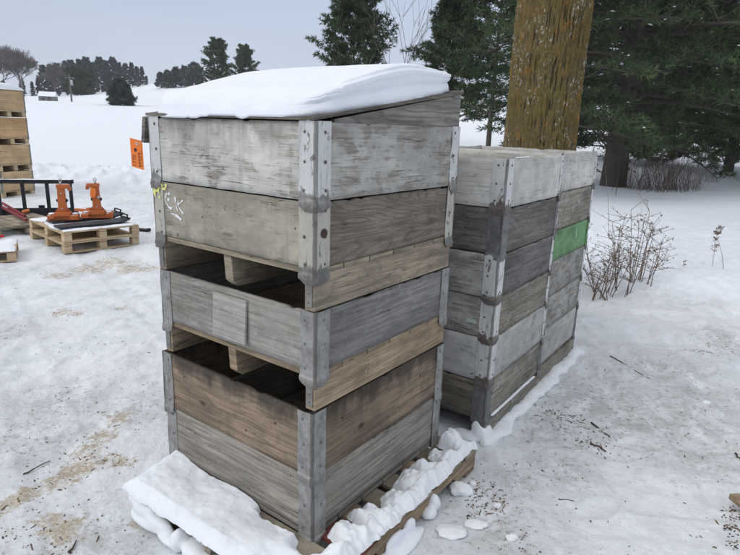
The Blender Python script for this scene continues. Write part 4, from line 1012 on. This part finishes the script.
def conifer(label, loc, H, Rr, z0=.06, nbr=90, nt=10, tuft=.16, per=6, seed=1, droop=.25, power=.85, trunk_r=None, ntw=12, snow=0, mat=None, group=None, name='pine_tree', dead=0, top_round=False, bn=5, cat='tree', tw=.11, upsweep=.12, rz=0.0, cull=None, var=.0):
    rg = np.random.RandomState(seed); root = thing(name, label, cat, loc, rz, group); tr = trunk_r or H * .02
    segs = [(np.stack([.02 * H * .3 * np.sin(np.linspace(0, 3, 14) + seed), .02 * H * .2 * np.cos(np.linspace(0, 4, 14) + seed), np.linspace(-.3, H * .98, 14)], 1), np.linspace(1, .06, 14) ** 1.0 * tr * np.where(np.arange(14) == 0, 1.08, 1))]
    C = []; D = []
    for i in range(nbr):
        fz = (i + rg.rand()) / nbr; z = H * (z0 + (1 - z0) * fz ** .9 * .985); k = (1 - (z / H - z0) / (1 - z0))
        prof = (math.sin(min(1, k * 1.25) * math.pi / 2) ** power) if top_round else k ** power
        if z < H * (z0 + .12): prof *= .8
        ln = Rr * prof * rg.uniform(.62 - var * .5, 1.08) + Rr * .05; az = i * 2.39996 + rg.uniform(-.5, .5)
        dr = droop * (k ** 1.2) * rg.uniform(.6, 1.3); up = upsweep + .55 * (1 - k) ** 1.5
        t = np.linspace(0, 1, 9); hx = ln * t; hz = ln * (up * t - dr * t * t * 1.1 + .12 * np.maximum(t - .7, 0))
        bend = .12 * rg.randn() * t * t * ln
        dirv = np.array([math.cos(az), math.sin(az), 0]); lat = np.array([-math.sin(az), math.cos(az), 0])
        P = dirv * hx[:, None] + lat * bend[:, None] + np.array([0, 0, 1.0]) * (z + hz)[:, None]
        br = max(.006, tr * .20 * (ln / Rr) ** .8); segs.append((P, np.linspace(br, br * .25, 9)))
        if cull is not None and not cull(dirv, loc, z): continue
        for q in range(ntw):
            tt = .22 + .78 * (q + rg.rand()) / ntw; idx = tt * 8; i0 = min(7, int(idx)); p = P[i0] * (1 - idx + i0) + P[i0 + 1] * (idx - i0)
            sgn = 1 if q % 2 else -1; a2 = az + sgn * rg.uniform(.45, 1.05); tl = ln * .36 * (1.15 - .75 * tt) * rg.uniform(.6, 1.2) + tuft * .8
            td = np.array([math.cos(a2), math.sin(a2), rg.uniform(-.10, .28)])
            if ln > Rr * .3 and tuft < .3 and q % 2 == 0: segs.append((np.stack([p, p + td * tl * .9]), np.array([br * .28, br * .1])))
            s = (np.arange(nt) + rg.rand(nt)) / nt; s = .15 + .85 * s
            C.append(p + td * (tl * s)[:, None] + rg.randn(nt, 3) * tuft * .22); D.append(np.tile(td, (nt, 1)))
    for q in range(dead):
        z = H * rg.uniform(.05, z0 + .25); az = rg.uniform(0, 6.28); ln = Rr * rg.uniform(.2, .62); t = np.linspace(0, 1, 7); up_k = rg.uniform(.1, .9)
        P = np.stack([math.cos(az) * ln * t, math.sin(az) * ln * t, z + ln * (up_k * t - .45 * t * t * rg.rand()) + .03 * rg.randn(7)], 1); segs.append((P, np.linspace(.032, .007, 7)))
        for q in range(3):
            i0 = rg.randint(2, 6); dd = np.array([math.cos(az + rg.randn() * .7), math.sin(az + rg.randn() * .7), rg.randn() * .4]) * ln * .25; segs.append((np.stack([P[i0], P[i0] + dd]), np.array([.009, .003])))
    V, F = bark_tubes(segs, bn); link('trunk', npmesh('trunk', V, F, True), BRK, root)
    C = np.vstack(C); D = np.vstack(D); n = len(C); C = np.repeat(C, per, 0); D = np.repeat(D, per, 0); m = len(C)
    dv = D * .7 + rg.randn(m, 3) * .62 + np.array([0, 0, .16]); dv /= np.linalg.norm(dv, axis=1)[:, None]
    sd_ = np.cross(dv, rg.randn(m, 3)); sd_ /= np.linalg.norm(sd_, axis=1)[:, None] + 1e-9
    L = tuft * rg.uniform(.6, 1.25, m)[:, None]; Wd = L * tw
    A = C - sd_ * Wd; B = C + sd_ * Wd; T = C + dv * L
    VV = np.stack([A, B, T], 1).reshape(-1, 3); FF = np.arange(m * 3).reshape(-1, 3)
    link('foliage', npmesh('foliage', VV, FF), mat or NEED, root)
    if snow:
        idx = rg.choice(n, snow, replace=False) * per; pts = C[idx]; V = []; F = []
        for p in pts:
            rx, ry, rz_ = rg.uniform(.02, .085), rg.uniform(.02, .07), rg.uniform(.012, .03); o = len(V); a0 = rg.rand() * 6; tl_ = rg.uniform(-.3, .3)
            for k in range(7):
                a = 2 * math.pi * k / 7 + a0; s = rg.uniform(.7, 1.2); V.append(p + np.array([math.cos(a) * rx * s, math.sin(a) * ry * s, math.cos(a) * rx * tl_]))
            V.append(p + np.array([0, 0, rz_])); V.append(p - np.array([0, 0, rz_ * .6]))
            for k in range(7): F.append([o + k, o + (k + 1) % 7, o + 7]); F.append([o + (k + 1) % 7, o + k, o + 8])
        tag(link('snow_patches', npmesh('snow_patches', np.array(V), np.array(F), True), SNOW, root), kind='stuff')
    return root
def tz(x, y): return float(terrain(np.array([x]), np.array([y]))[0])
def gpos(px, Y):
    p = at(px, 120, Y); return (p[0], p[1], gz(p[0], p[1]) - .05)
# big pine on the right
conifer('huge dark pine with low sweeping boughs and thick trunk on the right', (7.9, 18.9, gz(7.9, 18.9) - .1), 15.5, 5.6, .105, 185, 10, .21, 6, 11, .44, .5, .42, 16, 420, NEED, dead=70, tw=.075)
conifer('dense dark pine just behind the lichen covered trunk', (4.6, 15.2, gz(4.6, 15.2) - .1), 12.5, 2.9, .15, 95, 9, .19, 6, 12, .30, .6, .22, 12, 220, NEED, dead=14, tw=.08)
conifer('tall dark pine filling the gap left of the huge pine, farther back', (*gpos(620, 31)[:2], gpos(620, 31)[2]), 15, 4.6, .03, 130, 9, .30, 6, 13, .3, .6, .25, 13, 120, NEED, tw=.11)
conifer('dark pine at the right edge of the picture behind the huge pine', gpos(735, 27), 14, 4.8, .05, 140, 9, .28, 6, 14, .3, .55, .25, 13, 150, NEED, tw=.11)
conifer('dark pine at the far right edge, partly outside the picture', gpos(815, 21), 14, 4.6, .09, 130, 9, .24, 6, 24, .3, .55, .28, 13, 120, NEED, tw=.1)
conifer('dark pine closing the gap on the right far behind the brush', gpos(690, 44), 16, 5.5, .03, 110, 9, .40, 6, 23, .3, .6, .3, 12, 60, NEED, tw=.12)
# pines behind the snowy lid
conifer('broad pine rising behind the snowy lid, cut by the top of the picture', gpos(353, 36), at(353, -6, 36)[2] - gpos(353, 36)[2], 3.7, .12, 100, 9, .24, 6, 15, .06, .62, .15, 11, 20, NEED, tw=.10, upsweep=.32, var=.5)
conifer('pointed pine right of the broad pine, behind the lid corner', gpos(449, 29), at(449, 0, 29)[2] - gpos(449, 29)[2], 3.1, .24, 95, 9, .20, 6, 16, .12, .75, .14, 11, 60, NEED, tw=.10, upsweep=.25, var=.5)
conifer('slim dark pine between the pointed pine and the lichen covered trunk', gpos(492, 25), 10.5, 2.4, .26, 90, 8, .20, 6, 17, .2, .65, .13, 11, 60, NEED, tw=.10, upsweep=.2)
for px, ty, R_, lb, sd in ((219, 40, 3.9, 'left of two pines above the left end of the snow cap', 18), (246, 47, 3.3, 'right of two pines above the left end of the snow cap', 19)):
    g_ = gpos(px, 112); conifer(lb, g_, at(px, ty, 112)[2] - g_[2], R_, .05, 70, 9, .36, 6, sd, .05, .6, .2, 9, 0, NEED, 'pair of pines on the hill', tw=.16, upsweep=.35, var=.6)
# small ones left of them (copies with their own height)
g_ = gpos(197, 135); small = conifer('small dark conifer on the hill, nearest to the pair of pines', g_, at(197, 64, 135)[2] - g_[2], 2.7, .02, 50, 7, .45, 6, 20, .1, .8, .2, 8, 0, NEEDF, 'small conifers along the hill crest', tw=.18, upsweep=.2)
for px, ty, lb in ((187, 67, 'second small hill conifer left of the pair of pines'), (178, 68, 'third small hill conifer left of the pair of pines'), (170, 71, 'fourth small hill conifer, dark and narrow'), (163, 73, 'outermost small hill conifer at the left end of its row')):
    c = copy_tree(small); g_ = gpos(px, 140 + (px % 5)); c.location = g_; s = (at(px, ty, g_[1])[2] - g_[2]) / max(.1, (at(197, 64, 135)[2] - gpos(197, 135)[2])); c.scale = (s * .9, s * .9, s); c.rotation_euler.z = px; c['label'] = lb
# far wood on the left, tree by tree
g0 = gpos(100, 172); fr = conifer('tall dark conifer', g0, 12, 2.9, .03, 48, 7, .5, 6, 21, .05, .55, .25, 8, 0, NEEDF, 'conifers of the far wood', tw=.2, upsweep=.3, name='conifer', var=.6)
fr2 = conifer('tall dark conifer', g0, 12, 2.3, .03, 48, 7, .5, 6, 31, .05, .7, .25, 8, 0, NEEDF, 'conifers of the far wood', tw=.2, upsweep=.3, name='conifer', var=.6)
spec = [(48, 68, 176), (55, 65, 172), (62, 62, 168), (70, 63, 174), (76, 60, 166), (84, 62, 176), (91, 58, 168), (97, 61, 174), (104, 59, 166), (110, 60, 176), (117, 60, 168), (123, 63, 174), (129, 62, 167), (135, 64, 174), (140, 66, 166), (145, 69, 172), (149, 76, 168), (42, 76, 170), (-14, 72, 174), (8, 80, 176), (26, 82, 178), (36, 82, 174), (16, 83, 176)]
for i, (px, ty, Y) in enumerate(spec):
    c = fr if i == 0 else (fr2 if i == 1 else copy_tree((fr, fr2)[i % 2])); g_ = gpos(px, Y); c.location = g_; s = (at(px, ty + (i * 7 % 5) - 2, Y)[2] - g_[2]) / 12; c.scale = (s * 1.0, s * 1.0, s); c.rotation_euler.z = i * 1.7
    c['label'] = 'dark conifer in the far wood at the left, behind the snowy field'
g_ = gpos(84, 150); conifer('round olive green pine standing in front of the far wood', g_, at(84, 71, 150)[2] - g_[2], 3.4, .02, 60, 6, .8, 5, 22, .1, .5, .2, 9, 0, needle_mat('olive_needles', (.045, .055, .035), (.075, .085, .05), 5), tw=.2, upsweep=.2, top_round=True, var=.5)
g_ = gpos(122, 86); conifer('lone dark spruce with wide skirt standing on the field', g_, at(122, 80, 86)[2] - g_[2], 2.2, .02, 60, 6, .38, 5, 25, .12, .9, .15, 9, 0, NEEDB, tw=.17, upsweep=.02, name='spruce_tree')

# bare broadleaved trees
TWG = plain('bare_twig_bark', (.13, .105, .09), .9, var=.3)
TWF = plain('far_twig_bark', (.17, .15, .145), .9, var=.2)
def bare_tree(label, loc, H, seed, spread=.55, depth=6, r0=None, name='bare_tree', mat=None, group=None, nk=3, rmin=.008, first=.22, n=4, cat='tree'):
    rg = random.Random(seed); segs = []
    def grow(p, d, l, r, k):
        pts = [np.array(p)]; dd = np.array(d)
        for i in range(4):
            dd = dd + np.array([rg.uniform(-1, 1), rg.uniform(-1, 1), rg.uniform(-.3, .6)]) * .10; dd /= np.linalg.norm(dd); pts.append(pts[-1] + dd * l / 4)
        segs.append((np.array(pts), np.linspace(r, max(rmin, r * .66), 5)))
        if k == 0: return
        for q in range(nk + (k > 2)):
            f = rg.uniform(.45, 1.0); i0 = min(3, int(f * 4)); b = pts[i0] * (1 - f * 4 + i0) + pts[i0 + 1] * (f * 4 - i0)
            nd = dd + np.array([rg.uniform(-1, 1), rg.uniform(-1, 1), rg.uniform(-.25, .6)]) * spread * 1.5; nd /= np.linalg.norm(nd)
            grow(b, nd, l * rg.uniform(.6, .85), max(rmin, r * .58), k - 1)
    grow((0, 0, 0), (0, 0, 1), H * first, r0 or H * .022, depth)
    mz = max(float(q[0][:, 2].max()) for q in segs); kk = H / mz if name == 'bare_tree' else 1.0; segs = [(q[0] * kk, q[1]) for q in segs]
    root = thing(name, label, cat, loc, 0, group); tr_ = [s for s in segs[:1]]; 
    V, F = bark_tubes(tr_, 8); link('trunk', npmesh('trunk', V, F, True), mat or TWG, root)
    V, F = bark_tubes(segs[1:], n); link('crown', npmesh('crown', V, F, True), mat or TWG, root)
    return root
g_ = gpos(25, 160); bare_tree('wide bare broadleaved tree at the far left with fine grey twigs', g_, at(25, 45, 160)[2] - g_[2], 5, .60, 7, .27, mat=TWF, rmin=.024, first=.13, n=3)
g_ = gpos(58, 158); bare_tree('lower bare reddish tree between the wide bare tree and the far wood', g_, at(58, 60, 158)[2] - g_[2], 8, .6, 6, .2, mat=TWF, rmin=.026, n=3)
g_ = gpos(2, 158); bare_tree('bare tree half outside the left edge of the picture', g_, at(2, 52, 158)[2] - g_[2], 18, .6, 6, .3, mat=TWF, rmin=.026, n=3)
g_ = gpos(352, 27); bare_tree('thin bare sapling in front of the broad pine', g_, 7.2, 9, .35, 4, .035, 'bare_sapling', rmin=.007, nk=2, first=.3)
g_ = gpos(398, 24); bare_tree('taller bare sapling between the two pines behind the lid', g_, 8.5, 10, .30, 4, .03, 'bare_sapling', rmin=.006, nk=2, first=.34)
g_ = gpos(430, 20); bare_tree('slender grey sapling just left of the pointed pine', g_, 3.9, 14, .25, 3, .03, 'bare_sapling', rmin=.006, nk=1, first=.42)
# the big lichen covered trunk
def big_trunk():
    X, Y = 1.715, 6.15; z0 = gz(X, Y) - .15; root = thing('lichen_tree', 'thick straight tree trunk covered in orange lichen behind the second stack', 'tree', (X, Y, z0))
    nt_, nz_ = 420, 620; H = 7.5; th = np.linspace(0, 2 * np.pi, nt_, endpoint=False); zz = np.linspace(0, H, nz_); T, Z = np.meshgrid(th, zz, indexing='ij')
    r = .385 - .008 * Z + .22 * np.exp(-Z / .28) * (.6 + .4 * np.cos(T * 5 + .5)) 
    cx, cy = np.cos(T), np.sin(T); c = np.stack([(cx * 14).ravel(), (cy * 14).ravel(), (Z * 3.4).ravel()], 1)
    wob = np.stack([(cx * 2).ravel(), (cy * 2).ravel(), (Z * 3).ravel()], 1); w = fbm(wob, 91, 3)
    c[:, 0] += w * 1.1; c[:, 1] += w * 1.1
    ridge = 1 - np.abs(vnoise(c * 1.5, 92)) * 2.2; ridge2 = 1 - np.abs(vnoise(c * 3.3 + 5, 93)) * 2; br = vnoise(c * np.array([1, 1, 6]) * 1.6, 94)
    d = .011 * np.clip(ridge, -.9, .55) + .005 * ridge2 + .004 * br + .02 * fbm(wob * .5, 95, 2)
    r = r + d.reshape(r.shape) - .008
    V = np.stack([(r * cx).ravel(), (r * cy).ravel(), Z.ravel()], 1)
    i, j = np.meshgrid(np.arange(nt_), np.arange(nz_ - 1), indexing='ij'); i2 = (i + 1) % nt_
    F = np.stack([(i * nz_ + j).ravel(), (i2 * nz_ + j).ravel(), (i2 * nz_ + j + 1).ravel(), (i * nz_ + j + 1).ravel()], 1)
    me = npmesh('trunk', V, F, True); a = me.attributes.new('depth', 'FLOAT', 'POINT'); a.data.foreach_set('value', (np.clip((.011 * np.clip(ridge, -.9, .55) + .005 * ridge2 + .004 * br + .012) / .026, 0, 1)).astype(np.float32))
    t = NT('lichen_bark'); co = t.n('ShaderNodeTexCoord').outputs['Object']; at_ = t.n('ShaderNodeAttribute', attribute_name='depth').outputs['Fac']
    n1 = t.noise(co, (4, 4, 2.6), 6, .7, .3); n2 = t.noise(co, (60, 60, 38), 7, .8); n3 = t.noise(co, (13, 13, 9), 5, .7); n4 = t.noise(co, (2, 2, 1.2), 3); fine = t.noise(co, (90, 90, 30), 4, .7)
    bark = t.mix(n2, (.060, .052, .040), (.18, .155, .115))
    lich = t.mix(t.step(n2, .35, .7), (.095, .074, .032), (.225, .152, .046))
    lich = t.mix(t.step(n3, .56, .68), lich, (.34, .15, .020)); lich = t.mix(t.math('MULTIPLY', t.step(n4, .5, .35), .5), lich, (.16, .13, .035))
    lm = t.step(t.math('ADD', t.math('ADD', t.math('MULTIPLY', n1, .55), t.math('MULTIPLY', n2, .35)), t.math('MULTIPLY', at_, .20)), .40, .60)
    c = t.mix(t.math('MULTIPLY', lm, .90), bark, lich)
    c = t.mix(t.math('MULTIPLY', t.step(at_, .46, .12), .85), c, (.045, .033, .020))
    gm = t.math('MULTIPLY', t.step(t.noise(co, (42, 42, 24), 5, .7), .555, .61), t.step(t.noise(co, (3.6, 3.6, 2.4), 4, .6), .47, .60))
    c = t.mix(t.math('MULTIPLY', gm, t.step(at_, .3, .55)), c, (.44, .44, .42))
    m = t.done(c, .9, t.bump(t.math('ADD', n2, t.math('MULTIPLY', fine, .7)), .8, .010), spec=.15)
    link('trunk', me, m, root)
    rg = random.Random(3); segs = []
    for k in range(7):
        az = k * 2.4 + .4; z = H - 1.6 + k * .25; P = [(0, 0, z)]; d = np.array([math.cos(az) * .7, math.sin(az) * .7, 1.0]); 
        for q in range(6): P.append(tuple(np.array(P[-1]) + d * .45 + np.array([rg.uniform(-.08, .08), rg.uniform(-.08, .08), .03]))); 
        segs.append((np.array(P), np.linspace(.20, .05, 7)))
    Vb, Fb = bark_tubes(segs, 10); link('limbs', npmesh('limbs', Vb, Fb, True), m, root)
big_trunk()

# brush and weeds
STEM = plain('dry_stem', (.17, .115, .08), .85, var=.35, sc=6); STEMR = plain('red_brown_stem', (.13, .085, .065), .85, var=.35, sc=6); SEED = plain('dry_seed_head', (.22, .165, .125), .9, var=.35, sc=60)
def brush(label, loc, H, R_, n, seed, group, mat, name='dry_shrub'):
    rg = np.random.RandomState(seed); segs = []; root = thing(name, label, 'shrub', loc, 0, group)
    for k in range(n):
        a = rg.rand() * 6.28; r = R_ * math.sqrt(rg.rand()) * .6; b = np.array([math.cos(a) * r, math.sin(a) * r, -.03]); h = H * rg.uniform(.45, 1.05); ln = rg.randn(2) * .28
        t = np.linspace(0, 1, 6)[:, None]; P = b + np.array([ln[0] * h, ln[1] * h, h]) * t + rg.randn(6, 3) * .02 * H * t; segs.append((P, np.linspace(.006, .0025, 6)))
        for q in range(4):
            i = rg.randint(2, 6); d = np.array([rg.randn() * .5, rg.randn() * .5, .8]); segs.append((np.stack([P[i], P[i] + d * h * .16, P[i] + d * h * .26 + rg.randn(3) * .02]), np.array([.003, .002, .0015])))
    V, F = bark_tubes(segs, 3); link('stems', npmesh('stems', V, F, True), mat, root); return root
bsh = brush('tangled reddish dry brush below the boughs of the huge pine', gpos(650, 18.2), 1.15, .9, 46, 3, 'dry brush under the huge pine', STEMR)
for k, (px, Y, s) in enumerate(((634, 18.6, .8), (662, 17.6, 1.0), (672, 18.6, 1.1), (684, 17.8, .95), (694, 18.4, 1.1), (704, 19.0, .6), (722, 22, .6))):
    c = copy_tree(bsh); c['label'] = ('dry brush clump nearest the trunk of the huge pine', 'middle dry brush clump, standing slightly forward of the others', 'tall dry brush clump right of the middle under the boughs', 'dry brush clump toward the right, in front of its neighbour', 'tall dry brush clump second from the right end of the thicket', 'small dry brush clump at the right end of the thicket', 'small lone dry brush clump out on the snow beyond the thicket')[k]; c.location = gpos(px, Y); c.scale = (s,) * 3; c.rotation_euler.z = k * 1.3
def weed(label, px, py, top_px, top_py, seed, heads=14, stems=3, bushy=.18, name='dry_weed', hs=.011, r=.0055, group='dry weeds right of the second stack'):
    b = bp(px, py, .1); b[2] = gz(b[0], b[1]) - .02; T_ = at(top_px, top_py, b[1]); rg = np.random.RandomState(seed); root = thing(name, label, 'weed', tuple(b), 0, group); segs = []; hd = []
    for k in range(stems):
        top = (T_ - b) * rg.uniform(.75, 1.0) + rg.randn(3) * bushy * .35 * (k > 0); t = np.linspace(0, 1, 8)[:, None]; P = np.array([rg.randn() * .02, rg.randn() * .02, 0]) * (k > 0) + top * t + np.cumsum(rg.randn(8, 3) * .008, 0) * t; segs.append((P, np.linspace(r, r * .45, 8)))
        for q in range(heads):
            i = rg.randint(3, 8); d = np.array([rg.randn(), rg.randn(), rg.uniform(.2, 1.2)]) * bushy * .55; Q = np.stack([P[i], P[i] + d * .6, P[i] + d * rg.uniform(.8, 1.2)]); segs.append((Q, np.array([r * .5, r * .35, r * .25]))); hd.append(Q[-1]); hd.append(Q[1])
    V, F = bark_tubes(segs, 4); link('stems', npmesh('stems', V, F, True), STEM, root)
    V = []; F = []
    for p in hd:
        for q in range(4):
            c = p + rg.randn(3) * hs * .8; u = rg.randn(3) * hs * .6; w = rg.randn(3) * hs * .35; o = len(V); V += [c - u, c + w, c + u, c - w]; F.append([o, o + 1, o + 2, o + 3])
    tag(link('seed_heads', npmesh('seed_heads', np.array(V), np.array(F)), SEED, root), kind='stuff')
wl = [(596, 286, 586, 236, 'dry weed touching the corner of the second stack, low and bushy'), (603, 290, 618, 250, 'dry weed leaning right, in front of the weed cluster'), (611, 287, 629, 243, 'dark slanting dry weed in the middle of the weed cluster'), (618, 284, 612, 222, 'dry weed with pale seed heads left of the tallest one'),
      (632, 283, 643, 205, 'tallest dry weed of the cluster with branching top'), (640, 282, 652, 215, 'dry weed with drooping seed heads right of the tallest one'), (648, 285, 655, 244, 'low dry weed at the right end of the cluster'), (628, 288, 636, 250, 'short thin dry weed among the cluster'), (594, 292, 603, 262, 'short weed tangle at the left foot of the cluster'), (607, 292, 590, 265, 'broken brown weed stalks leaning left')]
for k, (a, b, c, d, lb) in enumerate(wl): weed(lb, a, b, c, d, 60 + k, 7 if k not in (2, 8, 9) else 3, 4, .25)
weed('lone upright plume of dry weed out on the snow at the right', 713, 264, 717, 220, 80, 26, 1, .05, 'plume_weed', .016, .004, None)
weed('tiny dry sprig between the weed cluster and the lone plume', 683, 266, 686, 257, 81, 4, 1, .05, 'dry_sprig', .01, .003, None)
for px, py, tx, ty, lb in ((609, 240, 605, 165, 'long thin pale grass stem behind the second stack'), (724, 268, 718, 240, 'bent thin stem beside the lone plume')):
    b = bp(px, py, .1); b[2] = gz(b[0], b[1]) - .02; T_ = at(tx, ty, b[1]) - b; o = MB().tube([(0, 0, 0), tuple(T_ * .5 + np.array([.02, 0, 0])), tuple(T_)], [.004, .003, .0015], 5).build('grass_stem', SEED, None, tuple(b)); tag(o, lb, 'grass stem')
# grass tips poking from the far field edge
def field_stubble():
    rg = np.random.RandomState(9); V = []; F = []
    for _ in range(420):
        px = rg.uniform(60, 165); Y = rg.uniform(78, 90); p = at(px, 110, Y); x, y = p[0], p[1]; h = rg.uniform(.08, .35); w = .012; z = tz(x, y); o = len(V)
        V += [(x - w, y, z), (x + w, y, z), (x + rg.uniform(-.1, .1), y, z + h)]; F.append([o, o + 1, o + 2])
    tag(link('field_stubble', npmesh('field_stubble', np.array(V), np.array(F)), plain('stubble', (.22, .18, .14), .9)), 'sparse dry stalks poking from the far edge of the snowy field', 'stubble', kind='stuff')
field_stubble()
# shed and pole
g_ = gpos(50.5, 96); sh = thing('shed', 'small grey shed with snowy roof on the far field', 'shed', g_, R(14)); sh.scale = (.8, .8, .8)
SW = plain('shed_boards', (.20, .19, .18), .9); 
MB().prism([(-1.45, -.3), (1.45, -.3), (1.45, 1.0), (-1.45, 1.0)], -1.2, 1.2, 'y').build('wall', SW, sh)
for s in (-1, 1): MB().prism([(s * -1.0 * 1.2, 0), (s * -1.0 * 1.2, 0), (0, 0)], 0, 0, 'x') if False else None
MB().prism([(-1.4, 1.0), (1.4, 1.0), (0, 1.95)], -1.55, 1.55, 'x').build('roof', SNOW, sh)
MB().box((.5, -1.21, .3), (.7, .05, 1.2)).build('door', plain('shed_door', (.09, .085, .08)), sh); MB().box((-.6, -1.21, .5), (.5, .05, .4)).build('window', plain('shed_window', (.05, .055, .06), .2), sh)
g_ = gpos(73.5, 96); hp = at(73.5, 74, 96)[2] - g_[2]; up_ = thing('utility_pole', 'thin grey utility pole with transformer on the far field', 'utility pole', g_, R(10))
MB().tube([(0, 0, 0), (0, 0, hp)], [.14, .10], 8).build('pole', plain('pole_wood', (.13, .115, .10)), up_); MB().box((0, 0, hp - .6), (1.5, .1, .1)).build('crossarm', SW, up_)
MB().tube([(.28, -.1, hp - 1.7), (.28, -.1, hp - .9)], .2, 8).build('transformer', plain('transformer_grey', (.40, .41, .42)), up_)

# thin winter haze over the far field
hz = MB().box((0, 60, 59), (900, 900, 122)).build('haze', None)
t = bpy.data.materials.new('haze_air'); t.use_nodes = True; t.node_tree.nodes.clear()
ho = t.node_tree.nodes.new('ShaderNodeOutputMaterial'); hv = t.node_tree.nodes.new('ShaderNodeVolumePrincipled')
hv.inputs['Color'].default_value = (.93, .95, .98, 1); hv.inputs['Density'].default_value = .0007
t.node_tree.links.new(hv.outputs[0], ho.inputs['Volume']); hz.data.materials.append(t); tag(hz, kind='stuff')
tag(hz, 'thin grey winter haze over the distant field and wood', 'haze')
